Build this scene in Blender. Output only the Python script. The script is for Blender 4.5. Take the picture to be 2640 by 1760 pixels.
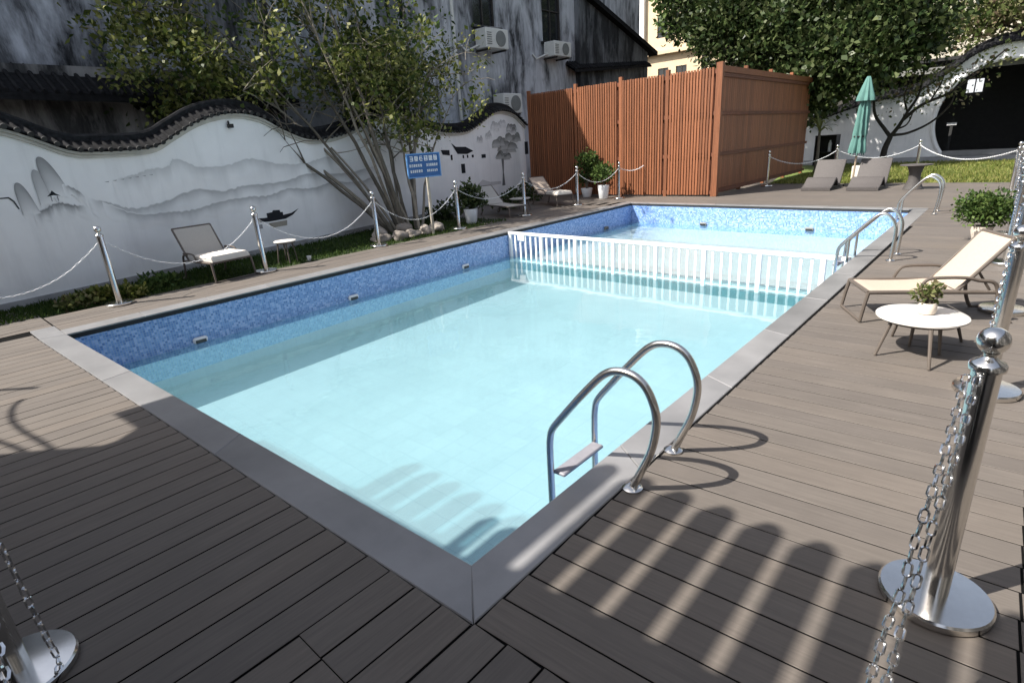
import bpy, math, random
import numpy as np
from mathutils import Vector, Matrix

R = math.radians
random.seed(11)
rng = np.random.default_rng(11)
sc = bpy.context.scene
for o in list(bpy.data.objects):
    bpy.data.objects.remove(o)
COL = sc.collection

# ---------------------------------------------------------------- camera
CAM_R, CAM_U, CAM_F, CAM_P = ((0.74791, 0.6606, -0.06507), (-0.17315, 0.28879, 0.94161), (-0.64082, 0.69297, -0.33037), (1.32795, -1.12888, 1.51188))
cd = bpy.data.cameras.new('camera')
cd.sensor_width = 36.0
cd.lens = 19.5088
cd.clip_start = 0.02
cd.clip_end = 2000
camo = bpy.data.objects.new('camera', cd)
COL.objects.link(camo)
m = Matrix.Identity(4)
for i in range(3):
    m[i][0] = CAM_R[i]; m[i][1] = CAM_U[i]; m[i][2] = -CAM_F[i]; m[i][3] = CAM_P[i]
camo.matrix_world = m
sc.camera = camo

# ---------------------------------------------------------------- sky, sun, exposure
SUN_TRAVEL = Vector((0.50, 0.72, -1.0)).normalized()     # direction the light travels
SUN_EL = math.asin(-SUN_TRAVEL.z)
SUN_AZ = math.atan2(-SUN_TRAVEL.x, -SUN_TRAVEL.y)
w = bpy.data.worlds.new('World')
sc.world = w
w.use_nodes = True
nt = w.node_tree
bg = nt.nodes['Background']
sky = nt.nodes.new('ShaderNodeTexSky')
sky.sky_type = 'NISHITA'
sky.sun_disc = False
sky.sun_elevation = SUN_EL
sky.sun_rotation = SUN_AZ % (2 * math.pi)
sky.air_density = 1.0
sky.dust_density = 2.5
sky.ozone_density = 1.0
bg.inputs['Strength'].default_value = 0.105
hsv = nt.nodes.new('ShaderNodeHueSaturation')
hsv.inputs['Saturation'].default_value = 0.6
nt.links.new(sky.outputs['Color'], hsv.inputs['Color'])
nt.links.new(hsv.outputs['Color'], bg.inputs['Color'])
sun = bpy.data.lights.new('sun', 'SUN')
sun.energy = 4.7
sun.angle = R(0.5)
sun.color = (1.0, 0.95, 0.88)
suno = bpy.data.objects.new('sun', sun)
COL.objects.link(suno)
suno.rotation_euler = SUN_TRAVEL.to_track_quat('-Z', 'Y').to_euler()
suno.location = (-20, -25, 40)
vs = sc.view_settings
vs.view_transform = 'Standard'
vs.look = 'None'
vs.exposure = 1.05
vs.gamma = 1.0
vs.use_curve_mapping = False
sc.cycles.max_bounces = 6
sc.cycles.transparent_max_bounces = 10
sc.cycles.use_denoising = True

# ---------------------------------------------------------------- helpers
def tag(o, label=None, cat=None, group=None, kind=None):
    if label: o['label'] = label
    if cat: o['category'] = cat
    if group: o['group'] = group
    if kind: o['kind'] = kind
    return o

def empty(name, loc=(0, 0, 0), rz=0.0, label=None, cat=None, group=None, kind=None):
    o = bpy.data.objects.new(name, None)
    o.empty_display_size = 0.1
    COL.objects.link(o)
    o.location = loc
    o.rotation_euler = (0, 0, rz)
    return tag(o, label, cat, group, kind)

def link(name, me, parent=None, loc=(0, 0, 0), rot=(0, 0, 0)):
    o = bpy.data.objects.new(name, me)
    COL.objects.link(o)
    o.location = loc
    o.rotation_euler = rot
    if parent is not None:
        o.parent = parent
    return o

def copy_tree(o, parent=None):
    c = o.copy()
    COL.objects.link(c)
    c.parent = parent
    for ch in [x for x in bpy.data.objects if x.parent == o]:
        copy_tree(ch, c)
    return c

class MB:
    """collects faces; build() makes ONE mesh object"""
    def __init__(self):
        self.v = []; self.f = []; self.a = []
    def add(self, vs, fs, ink=None):
        n = len(self.v)
        self.v += [tuple(map(float, p)) for p in vs]
        self.f += [tuple(i + n for i in f) for f in fs]
        self.a += list(ink) if ink is not None else [0.0] * len(vs)
        return self
    def box(self, c, s, rz=0.0, rx=0.0, ry=0.0):
        M_ = Matrix.Rotation(rz, 3, 'Z') @ Matrix.Rotation(ry, 3, 'Y') @ Matrix.Rotation(rx, 3, 'X')
        vs = []
        for dz in (-.5, .5):
            for dx, dy in ((-.5, -.5), (.5, -.5), (.5, .5), (-.5, .5)):
                vs.append(Vector(c) + M_ @ Vector((dx * s[0], dy * s[1], dz * s[2])))
        return self.add(vs, [(3, 2, 1, 0), (4, 5, 6, 7), (0, 1, 5, 4), (1, 2, 6, 5), (2, 3, 7, 6), (3, 0, 4, 7)])
    def bbox(self, c, s, b=0.004, rz=0.0):
        """box with bevelled top and vertical edges"""
        x, y, z = s[0] / 2, s[1] / 2, s[2] / 2
        def ring(i):
            k = i
            return [(-x + k, -y), (x - k, -y), (x, -y + k), (x, y - k), (x - k, y), (-x + k, y), (-x, y - k), (-x, -y + k)]
        def inset(r, k):
            return [(px * (x - k) / x, py * (y - k) / y) for px, py in r]
        r0 = ring(b)
        lv = [(inset(r0, b), -z), (r0, -z + b), (r0, z - b), (inset(r0, b), z)]
        M_ = Matrix.Rotation(rz, 3, 'Z')
        vs = [Vector(c) + M_ @ Vector((p[0], p[1], zz)) for r, zz in lv for p in r]
        fs = []
        for l in range(3):
            for i in range(8):
                j = (i + 1) % 8
                fs.append((l * 8 + i, l * 8 + j, l * 8 + 8 + j, l * 8 + 8 + i))
        fs.append(tuple(range(7, -1, -1)))
        fs.append(tuple(range(24, 32)))
        return self.add(vs, fs)
    def tube(self, pts, rad, n=8, cap=True):
        pts = [Vector(p) for p in pts]
        if not hasattr(rad, '__len__'):
            rad = [rad] * len(pts)
        T = []
        for i in range(len(pts)):
            a = pts[max(i - 1, 0)]; b = pts[min(i + 1, len(pts) - 1)]
            d = b - a
            T.append(d.normalized() if d.length > 1e-9 else Vector((0, 0, 1)))
        up = Vector((0, 0, 1)) if abs(T[0].z) < .9 else Vector((1, 0, 0))
        N = (up - T[0] * up.dot(T[0])).normalized()
        vs = []
        for i, p in enumerate(pts):
            N = N - T[i] * N.dot(T[i])
            N = N.normalized() if N.length > 1e-6 else T[i].orthogonal().normalized()
            B = T[i].cross(N)
            for k in range(n):
                a = 2 * math.pi * k / n
                vs.append(p + (N * math.cos(a) + B * math.sin(a)) * rad[i])
        fs = []
        for i in range(len(pts) - 1):
            for k in range(n):
                j = (k + 1) % n
                fs.append((i * n + k, i * n + j, i * n + n + j, i * n + n + k))
        if cap:
            fs.append(tuple(range(n - 1, -1, -1)))
            fs.append(tuple(range((len(pts) - 1) * n, len(pts) * n)))
        return self.add(vs, fs)
    def lathe(self, prof, n=24, c=(0, 0, 0), mod=None):
        vs = []; fs = []
        for r, z in prof:
            for k in range(n):
                a = 2 * math.pi * k / n
                rr = r * (mod(a, z) if mod else 1)
                vs.append((c[0] + rr * math.cos(a), c[1] + rr * math.sin(a), c[2] + z))
        for i in range(len(prof) - 1):
            for k in range(n):
                j = (k + 1) % n
                fs.append((i * n + k, i * n + j, i * n + n + j, i * n + n + k))
        fs.append(tuple(range(n - 1, -1, -1)))
        fs.append(tuple(range((len(prof) - 1) * n, len(prof) * n)))
        return self.add(vs, fs)
    def prism(self, poly, z0, z1, ch=0.0):
        n = len(poly)
        cx = sum(p[0] for p in poly) / n; cy = sum(p[1] for p in poly) / n
        rings = [(poly, z0), (poly, z1 - ch)]
        if ch:
            rings.append((inset_poly(poly, ch), z1))
        vs = [(p[0], p[1], z) for r, z in rings for p in r]
        fs = [tuple(range(n - 1, -1, -1))]
        for l in range(len(rings) - 1):
            for i in range(n):
                j = (i + 1) % n
                fs.append((l * n + i, l * n + j, l * n + n + j, l * n + n + i))
        fs.append(tuple(range((len(rings) - 1) * n, len(rings) * n)))
        return self.add(vs, fs)
    def extrude(self, poly, o, ax, ay, an, t):
        """polygon in plane (ax,ay) at o, thickened by t along an"""
        o, ax, ay, an = map(Vector, (o, ax, ay, an))
        n = len(poly)
        a = [o + ax * p[0] + ay * p[1] for p in poly]
        b = [p + an * t for p in a]
        fs = [tuple(range(n - 1, -1, -1)), tuple(range(n, 2 * n))]
        for i in range(n):
            j = (i + 1) % n
            fs.append((i, j, n + j, n + i))
        return self.add(a + b, fs)
    def sweep(self, path, prof, nrm, closed=True):
        """profile points (offset along nrm, z) swept along a path of points"""
        nrm = Vector(nrm); k = len(prof); vs = []; fs = []
        for p in path:
            for a, z in prof:
                vs.append(Vector(p) + nrm * a + Vector((0, 0, z)))
        for i in range(len(path) - 1):
            for q in range(k if closed else k - 1):
                j = (q + 1) % k
                fs.append((i * k + q, i * k + j, i * k + k + j, i * k + k + q))
        if closed:
            fs.append(tuple(range(k - 1, -1, -1)))
            fs.append(tuple(range((len(path) - 1) * k, len(path) * k)))
        return self.add(vs, fs)
    def mesh(self, name, mat=None, smooth=False, ink=False):
        me = bpy.data.meshes.new(name)
        me.from_pydata(self.v, [], self.f)
        if mat: me.materials.append(mat)
        if smooth:
            me.shade_smooth()
            try:
                me.set_sharp_from_angle(angle=R(40))
            except Exception:
                pass
        if ink:
            at = me.attributes.new('ink', 'FLOAT', 'POINT')
            at.data.foreach_set('value', self.a)
        me.update()
        return me
    def build(self, name, mat, parent=None, smooth=False, ink=False, rel=None, loc=(0, 0, 0)):
        """rel: world position of the parent when the points are in world space"""
        if rel is not None:
            self.v = [(p[0] - rel[0], p[1] - rel[1], p[2] - rel[2]) for p in self.v]
        return link(name, self.mesh(name, mat, smooth, ink), parent, loc)

def inset_poly(poly, d):
    n = len(poly); out = []
    area = sum(poly[i][0] * poly[(i + 1) % n][1] - poly[(i + 1) % n][0] * poly[i][1] for i in range(n))
    s = 1 if area > 0 else -1
    for i in range(n):
        p0 = Vector(poly[i - 1][:2]); p = Vector(poly[i][:2]); p1 = Vector(poly[(i + 1) % n][:2])
        e0 = (p - p0).normalized(); e1 = (p1 - p).normalized()
        n0 = Vector((-e0.y, e0.x)) * s; n1 = Vector((-e1.y, e1.x)) * s
        b = n0 + n1
        k = d / max(1e-3, (1 + n0.dot(n1)))
        out.append((p.x + b.x * k, p.y + b.y * k))
    return out

def bez(a, b, c, n=10):
    a, b, c = Vector(a), Vector(b), Vector(c)
    return [a * (1 - t) ** 2 + b * 2 * t * (1 - t) + c * t * t for t in [i / (n - 1) for i in range(n)]]

def smooth_curve(pts, n):
    """Catmull-Rom through pts, n samples per span"""
    P = [Vector(p) for p in pts]
    P = [P[0] * 2 - P[1]] + P + [P[-1] * 2 - P[-2]]
    out = []
    for i in range(1, len(P) - 2):
        for k in range(n):
            t = k / n
            out.append(0.5 * ((2 * P[i]) + (P[i + 1] - P[i - 1]) * t + (2 * P[i - 1] - 5 * P[i] + 4 * P[i + 1] - P[i + 2]) * t * t
                              + (3 * P[i] - P[i - 1] - 3 * P[i + 1] + P[i + 2]) * t ** 3))
    out.append(P[-2])
    return out

def leaf_mesh(name, P, D, size, width, mat, parent=None, loc=(0, 0, 0), fold=0.25):
    """many leaf blades (one quad each) as one mesh. P bases, D directions, size per leaf"""
    n = len(P)
    P = np.asarray(P, float); D = np.asarray(D, float)
    D /= np.linalg.norm(D, axis=1, keepdims=True) + 1e-9
    S = np.cross(D, rng.normal(size=(n, 3)))
    S /= np.linalg.norm(S, axis=1, keepdims=True) + 1e-9
    Nn = np.cross(D, S)
    size = np.broadcast_to(size, (n,))[:, None]
    wd = size * width
    v = np.stack([P, P + D * size * .45 + S * wd + Nn * wd * fold, P + D * size, P + D * size * .45 - S * wd + Nn * wd * fold], 1).reshape(-1, 3)
    me = bpy.data.meshes.new(name)
    me.vertices.add(4 * n); me.vertices.foreach_set('co', v.astype(np.float32).ravel())
    me.loops.add(4 * n); me.loops.foreach_set('vertex_index', np.arange(4 * n, dtype=np.int32))
    me.polygons.add(n); me.polygons.foreach_set('loop_start', np.arange(0, 4 * n, 4, dtype=np.int32))
    me.polygons.foreach_set('loop_total', np.full(n, 4, dtype=np.int32))
    me.materials.append(mat)
    me.update(calc_edges=True)
    return link(name, me, parent, loc)

def blob(n, c, r, shell=0.0):
    """n points in an ellipsoid; shell>0 pushes them outwards"""
    d = rng.normal(size=(n, 3)); d /= np.linalg.norm(d, axis=1, keepdims=True)
    t = rng.random(n) ** (1 / 3)
    t = t * (1 - shell) + shell * (0.75 + 0.25 * rng.random(n))
    return np.asarray(c) + d * t[:, None] * np.asarray(r)

# ---------------------------------------------------------------- materials
class NT:
    def __init__(self, name):
        self.m = bpy.data.materials.new(name)
        self.m.use_nodes = True
        self.t = self.m.node_tree
        self.p = self.t.nodes['Principled BSDF']
        self.out = self.t.nodes['Material Output']
    def n(self, typ, **kw):
        nd = self.t.nodes.new(typ)
        for k, v in kw.items():
            if k in nd.inputs.keys() if hasattr(nd.inputs, 'keys') else False:
                nd.inputs[k].default_value = v
            else:
                setattr(nd, k, v)
        return nd
    def l(self, a, b):
        self.t.links.new(a, b)
    def math(self, op, a, b=None, clamp=False):
        nd = self.t.nodes.new('ShaderNodeMath'); nd.operation = op; nd.use_clamp = clamp
        for i, x in enumerate((a, b)):
            if x is None: continue
            if isinstance(x, (int, float)): nd.inputs[i].default_value = x
            else: self.l(x, nd.inputs[i])
        return nd.outputs[0]
    def mix(self, fac, a, b, blend='MIX'):
        nd = self.t.nodes.new('ShaderNodeMix'); nd.data_type = 'RGBA'; nd.blend_type = blend
        for sock, x in ((nd.inputs[0], fac), (nd.inputs[6], a), (nd.inputs[7], b)):
            if isinstance(x, (int, float)): sock.default_value = x
            elif isinstance(x, (tuple, list)): sock.default_value = (x[0], x[1], x[2], 1)
            else: self.l(x, sock)
        return nd.outputs[2]
    def coords(self, scale=(1, 1, 1), rand=False, kind='Object'):
        tc = self.t.nodes.new('ShaderNodeTexCoord')
        v = tc.outputs[kind]
        if rand:
            oi = self.t.nodes.new('ShaderNodeObjectInfo')
            mm = self.math('MULTIPLY', oi.outputs['Random'], 37.0)
            ad = self.t.nodes.new('ShaderNodeVectorMath'); ad.operation = 'ADD'
            self.l(v, ad.inputs[0]); self.l(mm, ad.inputs[1]); v = ad.outputs[0]
        mp = self.t.nodes.new('ShaderNodeMapping')
        mp.inputs['Scale'].default_value = scale
        self.l(v, mp.inputs['Vector'])
        return mp.outputs[0]
    def noise(self, vec, scale, detail=5, rough=.55, dist=0.0):
        nd = self.t.nodes.new('ShaderNodeTexNoise')
        nd.inputs['Scale'].default_value = scale; nd.inputs['Detail'].default_value = detail
        nd.inputs['Roughness'].default_value = rough; nd.inputs['Distortion'].default_value = dist
        self.l(vec, nd.inputs['Vector'])
        return nd.outputs['Fac']
    def ramp(self, fac, stops, interp='LINEAR'):
        nd = self.t.nodes.new('ShaderNodeValToRGB'); cr = nd.color_ramp; cr.interpolation = interp
        while len(cr.elements) < len(stops): cr.elements.new(0.5)
        for e, (p, c) in zip(cr.elements, stops):
            e.position = p; e.color = (c[0], c[1], c[2], 1) if hasattr(c, '__len__') else (c, c, c, 1)
        self.l(fac, nd.inputs[0])
        return nd.outputs[0]
    def bump(self, h, strength, dist=0.01):
        nd = self.t.nodes.new('ShaderNodeBump')
        nd.inputs['Strength'].default_value = strength; nd.inputs['Distance'].default_value = dist
        self.l(h, nd.inputs['Height'])
        self.l(nd.outputs[0], self.p.inputs['Normal'])
    def base(self, c):
        if isinstance(c, (tuple, list)): self.p.inputs['Base Color'].default_value = (*c, 1)
        else: self.l(c, self.p.inputs['Base Color'])
    def set(self, **kw):
        for k, v in kw.items():
            self.p.inputs[k.replace('_', ' ')].default_value = v

def sca(c, k):
    return tuple(min(1.0, x * k) for x in c)

def simple(name, c, rough=.6, metal=0.0, var=.15, scale=6.0, bump=0.0, bscale=60.0, stretch=(1, 1, 1), rand=0.0, spec=.4):
    t = NT(name)
    v = t.coords(stretch, rand=rand > 0)
    f = t.noise(v, scale, 6, .6)
    col = t.ramp(f, [(.3, sca(c, 1 - var)), (.7, sca(c, 1 + var))])
    if rand > 0:
        oi = t.t.nodes.new('ShaderNodeObjectInfo')
        k = t.math('ADD', t.math('MULTIPLY', oi.outputs['Random'], 2 * rand), 1 - rand)
        cb = t.t.nodes.new('ShaderNodeCombineColor')
        for i in range(3): t.l(k, cb.inputs[i])
        col = t.mix(1.0, col, cb.outputs[0], 'MULTIPLY')
    t.base(col)
    t.set(Roughness=rough, Metallic=metal)
    t.p.inputs['Specular IOR Level'].default_value = spec
    if bump:
        t.bump(t.noise(v, bscale, 4), bump, .006)
    return t.m

MAT = {}
def m_deck(name, c, stripes=None):
    t = NT(name)
    v = t.coords((1.2, 26, 26), rand=stripes is None)
    g = t.noise(v, 3.0, 6, .65)
    v2 = t.coords((1, 1, 1), rand=stripes is None)
    b = t.noise(v2, 2.2, 4, .6)
    col = t.ramp(g, [(.25, sca(c, .78)), (.75, sca(c, 1.2))])
    col = t.mix(t.ramp(b, [(.35, 0.0), (.7, .5)]), col, sca(c, .72))
    if stripes is None:
        oi = t.t.nodes.new('ShaderNodeObjectInfo')
        k = t.ramp(oi.outputs['Random'], [(0, (.92, .92, .93)), (.5, (1.0, 1.0, 1.0)), (1, (1.06, 1.04, 1.02))])
        col = t.mix(1.0, col, k, 'MULTIPLY')
    else:
        tc = t.t.nodes.new('ShaderNodeTexCoord'); sp = t.t.nodes.new('ShaderNodeSeparateXYZ')
        t.l(tc.outputs['Object'], sp.inputs[0])
        u = t.math('DIVIDE', sp.outputs[stripes], .145)
        fr = t.math('FRACT', u)
        gap = t.math('LESS_THAN', fr, .05)
        wn = t.t.nodes.new('ShaderNodeTexWhiteNoise'); wn.noise_dimensions = '1D'
        t.l(t.math('FLOOR', u), wn.inputs['W'])
        k = t.ramp(wn.outputs['Value'], [(0, (.86, .86, .88)), (.5, (1.0, 1.0, 1.0)), (1, (1.1, 1.06, 1.02))])
        col = t.mix(1.0, col, k, 'MULTIPLY')
        col = t.mix(gap, col, (.012, .012, .012))
    t.base(col)
    t.set(Roughness=.62)
    t.p.inputs['Specular IOR Level'].default_value = .35
    t.bump(g, .25, .002)
    return t.m

DECK = (.130, .113, .098)
MAT['deck'] = m_deck('deck_board', DECK)
MAT['deck_far_x'] = m_deck('deck_far_rows', DECK, 1)
MAT['deck_far_y'] = m_deck('deck_far_columns', DECK, 0)
MAT['earth'] = simple('earth', (.035, .032, .028), .95, var=.3, scale=3, bump=.4, bscale=20)
MAT['paving'] = simple('grey_paving', (.22, .22, .215), .8, var=.2, scale=2, bump=.2)
MAT['coping'] = simple('coping_granite', (.20, .197, .198), .30, var=.20, scale=2.2, bump=.03, bscale=160, rand=.07, spec=.7)
MAT['joint'] = simple('dark_joint_shade', (.02, .022, .025), .8)
MAT['white_paint'] = simple('white_paint', (.8, .8, .8), .35, var=.03)
MAT['black'] = simple('black_paint', (.012, .012, .013), .5, var=.2)
MAT['grass_soil'] = simple('grass_soil', (.035, .05, .018), .95, var=.45, scale=9, bump=.5, bscale=40)
MAT['lawn'] = simple('lawn_soil', (.10, .14, .03), .95, var=.4, scale=2.5, bump=.4, bscale=30)

def m_mosaic(name, cols, tile=.026, grout=(.35, .45, .55), rough=.18):
    t = NT(name)
    tc = t.t.nodes.new('ShaderNodeTexCoord'); sp = t.t.nodes.new('ShaderNodeSeparateXYZ')
    t.l(tc.outputs['Object'], sp.inputs[0])
    u = t.math('DIVIDE', t.math('ADD', sp.outputs[0], sp.outputs[1]), tile)
    v = t.math('DIVIDE', sp.outputs[2], tile)
    cb = t.t.nodes.new('ShaderNodeCombineXYZ')
    t.l(t.math('FLOOR', u), cb.inputs[0]); t.l(t.math('FLOOR', v), cb.inputs[1])
    wn = t.t.nodes.new('ShaderNodeTexWhiteNoise'); wn.noise_dimensions = '2D'
    t.l(cb.outputs[0], wn.inputs['Vector'])
    n = len(cols)
    col = t.ramp(wn.outputs['Value'], [(i / n, c) for i, c in enumerate(cols)], 'CONSTANT')
    e = t.math('MAXIMUM', t.math('LESS_THAN', t.math('FRACT', u), .1), t.math('LESS_THAN', t.math('FRACT', v), .1))
    col = t.mix(e, col, grout)
    t.base(col)
    t.set(Roughness=rough)
    return t.m

MAT['mosaic'] = m_mosaic('blue_mosaic', [(.11, .23, .53), (.16, .30, .61), (.22, .35, .66), (.14, .27, .57), (.30, .42, .71), (.08, .18, .46)])
def m_floor(name, c, tile=.2):
    t = NT(name)
    v = t.coords((1, 1, 1))
    col = t.ramp(t.noise(v, 1.4, 6, .6), [(.3, sca(c, .93)), (.7, sca(c, 1.06))])
    br = t.t.nodes.new('ShaderNodeTexBrick'); br.offset = 0.0
    br.inputs['Color1'].default_value = (1, 1, 1, 1); br.inputs['Color2'].default_value = (.95, .95, .95, 1); br.inputs['Mortar'].default_value = (.86, .86, .87, 1)
    br.inputs['Scale'].default_value = 1.0; br.inputs['Mortar Size'].default_value = .004
    br.inputs['Brick Width'].default_value = tile; br.inputs['Row Height'].default_value = tile
    t.l(v, br.inputs['Vector'])
    t.base(t.mix(1.0, col, br.outputs['Color'], 'MULTIPLY')); t.set(Roughness=.35)
    return t.m
MAT['floor_tile'] = m_floor('pale_floor_tile', (.445, .40, .405))
MAT['shallow_tile'] = simple('white_floor_tile', (.45, .44, .44), .35, var=.05, scale=1.2)
MAT['teal_tile'] = m_mosaic('teal_riser_tile', [(.045, .11, .12), (.055, .14, .15), (.045, .12, .135)], .1, (.08, .16, .17), .3)

def m_water():
    t = NT('water')
    t.t.nodes.remove(t.p)
    v = t.coords((1, 1, 1))
    h = t.math('ADD', t.noise(v, 2.2, 3, .5, .4), t.math('MULTIPLY', t.noise(v, 9, 2, .5, .2), .25))
    bp = t.t.nodes.new('ShaderNodeBump'); bp.inputs['Strength'].default_value = .06; bp.inputs['Distance'].default_value = .05
    t.l(h, bp.inputs['Height'])
    tr = t.t.nodes.new('ShaderNodeBsdfTransparent')
    # shallow water beyond the divider absorbs less than the deep water before it
    tc = t.t.nodes.new('ShaderNodeTexCoord'); sp = t.t.nodes.new('ShaderNodeSeparateXYZ'); t.l(tc.outputs['Object'], sp.inputs[0])
    yy = t.math('ADD', sp.outputs[1], t.math('MULTIPLY', sp.outputs[0], (DIVL - DIVR) / 5.75))
    t.l(t.mix(t.math('GREATER_THAN', yy, DIVR + .01), (.70, .92, .955), (.89, .965, .975)), tr.inputs[0])
    gl = t.t.nodes.new('ShaderNodeBsdfGlossy'); gl.inputs['Roughness'].default_value = .03
    gl.inputs['Color'].default_value = (1, 1, 1, 1)
    t.l(bp.outputs[0], gl.inputs['Normal'])
    fr = t.t.nodes.new('ShaderNodeFresnel'); fr.inputs['IOR'].default_value = 1.21
    t.l(bp.outputs[0], fr.inputs['Normal'])
    df = t.t.nodes.new('ShaderNodeBsdfDiffuse'); df.inputs[0].default_value = (.24, .57, .68, 1)     # veil in the surface colour for light scattered under water
    m0 = t.t.nodes.new('ShaderNodeMixShader'); m0.inputs[0].default_value = .15
    t.l(tr.outputs[0], m0.inputs[1]); t.l(df.outputs[0], m0.inputs[2])
    ms = t.t.nodes.new('ShaderNodeMixShader')
    t.l(fr.outputs[0], ms.inputs[0]); t.l(m0.outputs[0], ms.inputs[1]); t.l(gl.outputs[0], ms.inputs[2])
    t.l(ms.outputs[0], t.out.inputs['Surface'])
    return t.m
DIVL, DIVR = 6.72, 6.45            # where the divider meets the long walls
MAT['water'] = m_water()

def m_metal(name, c, rough, var=.05):
    return simple(name, c, rough, 1.0, var=var, scale=20)
MAT['steel'] = m_metal('polished_steel', (.70, .685, .655), .17)
MAT['rail_steel'] = m_metal('brushed_steel', (.62, .60, .57), .26)
MAT['chain_steel'] = m_metal('chain_steel', (.72, .72, .72), .2)
MAT['chain_white'] = simple('white_chain_plastic', (.72, .73, .74), .4, var=.05)

# ---------------------------------------------------------------- ground and pool
N_ = (-0.01, 0.0); L_ = (-5.74, -0.19); FL = (-5.904, 11.407); FR = (-0.061, 11.06)
ZW = -0.47                     # water level
C_N, C_R, C_F, C_L = .19, .20, .22, .26

def lerp(a, b, t):
    return tuple(x + (y - x) * t for x, y in zip(a, b))

g = MB()
out = [(400, -400), (-400, -400), (-400, 400), (400, 400)]
inn = [(N_[0] + .12, -.12), (L_[0] - .12, L_[1] - .12), (FL[0] - .12, FL[1] + .12), (FR[0] + .12, FR[1] + .12)]
g.add([(x, y, -.05) for x, y in out + inn], [(i, 4 + i, 4 + (i + 1) % 4, (i + 1) % 4) for i in range(4)])
tag(g.build('ground', MAT['earth']), kind='structure')

DL, DS, DN = -.93, -.575, -1.05     # deep floor at the step, shallow floor, deep floor at the near wall
def on_left(y): return lerp(L_, FL, (y - L_[1]) / (FL[1] - L_[1]))
def on_right(y): return lerp(N_, FR, (y - N_[1]) / (FR[1] - N_[1]))
basin = empty('pool_basin', (0, 0, 0), kind='structure')
top = -.012
def wall(name, a, b, za, zb, mat):
    MB().add([(*a, za), (*b, zb), (*b, top), (*a, top)], [(0, 1, 2, 3)]).build(name, mat, basin)
dl, dr = on_left(DIVL), on_right(DIVR)
def low_wall(a, b, za, zb, ta, tb_):
    MB().add([(*a, za), (*b, zb), (*b, tb_), (*a, ta)], [(0, 1, 2, 3)]).build('lower_wall', MAT['floor_tile'], basin)  # added pale band below the mosaic, reads as shaded floor
MD, ML = -.785, -.70            # lower edge of the mosaic
low_wall(L_, dl, DN - .02, DL - .02, MD, ML); low_wall(N_, dr, DN - .02, DL - .02, MD, ML); low_wall(L_, N_, DN - .02, DN - .02, MD, MD)
wall('pool_wall', L_, dl, MD, ML, MAT['mosaic']); wall('pool_wall', dl, FL, DS - .02, DS - .02, MAT['mosaic'])
wall('pool_wall', N_, dr, MD, ML, MAT['mosaic']); wall('pool_wall', dr, FR, DS - .02, DS - .02, MAT['mosaic'])
wall('pool_wall', L_, N_, MD, MD, MAT['mosaic']); wall('pool_wall', FL, FR, DS - .02, DS - .02, MAT['mosaic'])
MB().add([(*L_, DN), (*N_, DN), (*dr, DL), (*dl, DL)], [(0, 1, 2, 3)]).build('pool_floor', MAT['floor_tile'], basin)
MB().add([(*dl, DS), (*dr, DS), (*FR, DS), (*FL, DS)], [(0, 1, 2, 3)]).build('shallow_floor', MAT['shallow_tile'], basin)
MB().add([(*dl, ML), (*dr, ML), (*dr, DS), (*dl, DS)], [(0, 1, 2, 3)]).build('step_riser', MAT['teal_tile'], basin)
low_wall(dl, dr, DL - .02, DL - .02, ML, ML)
wt = MB(); nx, ny = 24, 40
for j in range(ny + 1):
    for i in range(nx + 1):
        y = j / ny
        p = lerp(lerp(L_, FL, y), lerp(N_, FR, y), i / nx)
        wt.v.append((*p, ZW)); wt.a.append(0)
wt.f = [(j * (nx + 1) + i, j * (nx + 1) + i + 1, (j + 1) * (nx + 1) + i + 1, (j + 1) * (nx + 1) + i) for j in range(ny) for i in range(nx)]
tag(wt.build('water', MAT['water'], smooth=True), kind='structure')

# coping slabs, laid end to end round the pool
coping = empty('pool_coping', (0, 0, 0), kind='structure')
def coping_run(a, b, oa, ob, n, over=.006):
    """inner edge a-b, outer edge oa-ob, n slabs with 4 mm joints"""
    a, b, oa, ob = map(lambda p: Vector((p[0], p[1])), (a, b, oa, ob))
    e = (b - a).normalized()
    inward = Vector((a.x - oa.x, a.y - oa.y)); nrm = Vector((-e.y, e.x)); nrm = nrm if nrm.dot(inward) > 0 else -nrm
    ln = (b - a).length
    for i in range(n):
        t0 = i / n + (.0015 / ln if i else 0); t1 = (i + 1) / n - (.0015 / ln if i < n - 1 else 0)
        k = nrm * over
        poly = [a.lerp(b, t0) + k, a.lerp(b, t1) + k, ob * t1 + oa * (1 - t1), ob * t0 + oa * (1 - t0)]
        ar = sum(poly[q].x * poly[(q + 1) % 4].y - poly[(q + 1) % 4].x * poly[q].y for q in range(4))
        if ar < 0: poly.reverse()
        c = sum(poly, Vector((0, 0))) / 4
        o = MB().prism([(p.x - c.x, p.y - c.y) for p in poly], -.014, .002 + random.uniform(-.0008, .0008), .004).build('coping_slab', MAT['coping'], coping)
        o.location = (c.x, c.y, 0)
oN = (N_[0] + C_R, N_[1] - C_N); oL = (-6.28, -.40); oFR = (FR[0] + C_R, FR[1] + C_F); oFL = (FL[0] - C_L, FL[1] + C_F)
nL0 = (-6.28, L_[1] - .006)
coping_run((N_[0], N_[1]), (L_[0], L_[1]), oN, (L_[0] - .02, -.40), 3)
MB().prism([(-6.28, -.40), (L_[0] - .024, -.40), (L_[0] - .004, L_[1]), (-6.28, L_[1])], -.014, .003, .004).build('coping_slab', MAT['coping'], coping)
coping_run((N_[0], N_[1] + .003), FR, (oN[0], oN[1] + .004), oFR, 10)
coping_run((L_[0], L_[1] + .004), FL, (L_[0] - C_L, L_[1] + .004), oFL, 16)
coping_run(FL, FR, oFL, oFR, 8)
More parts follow.
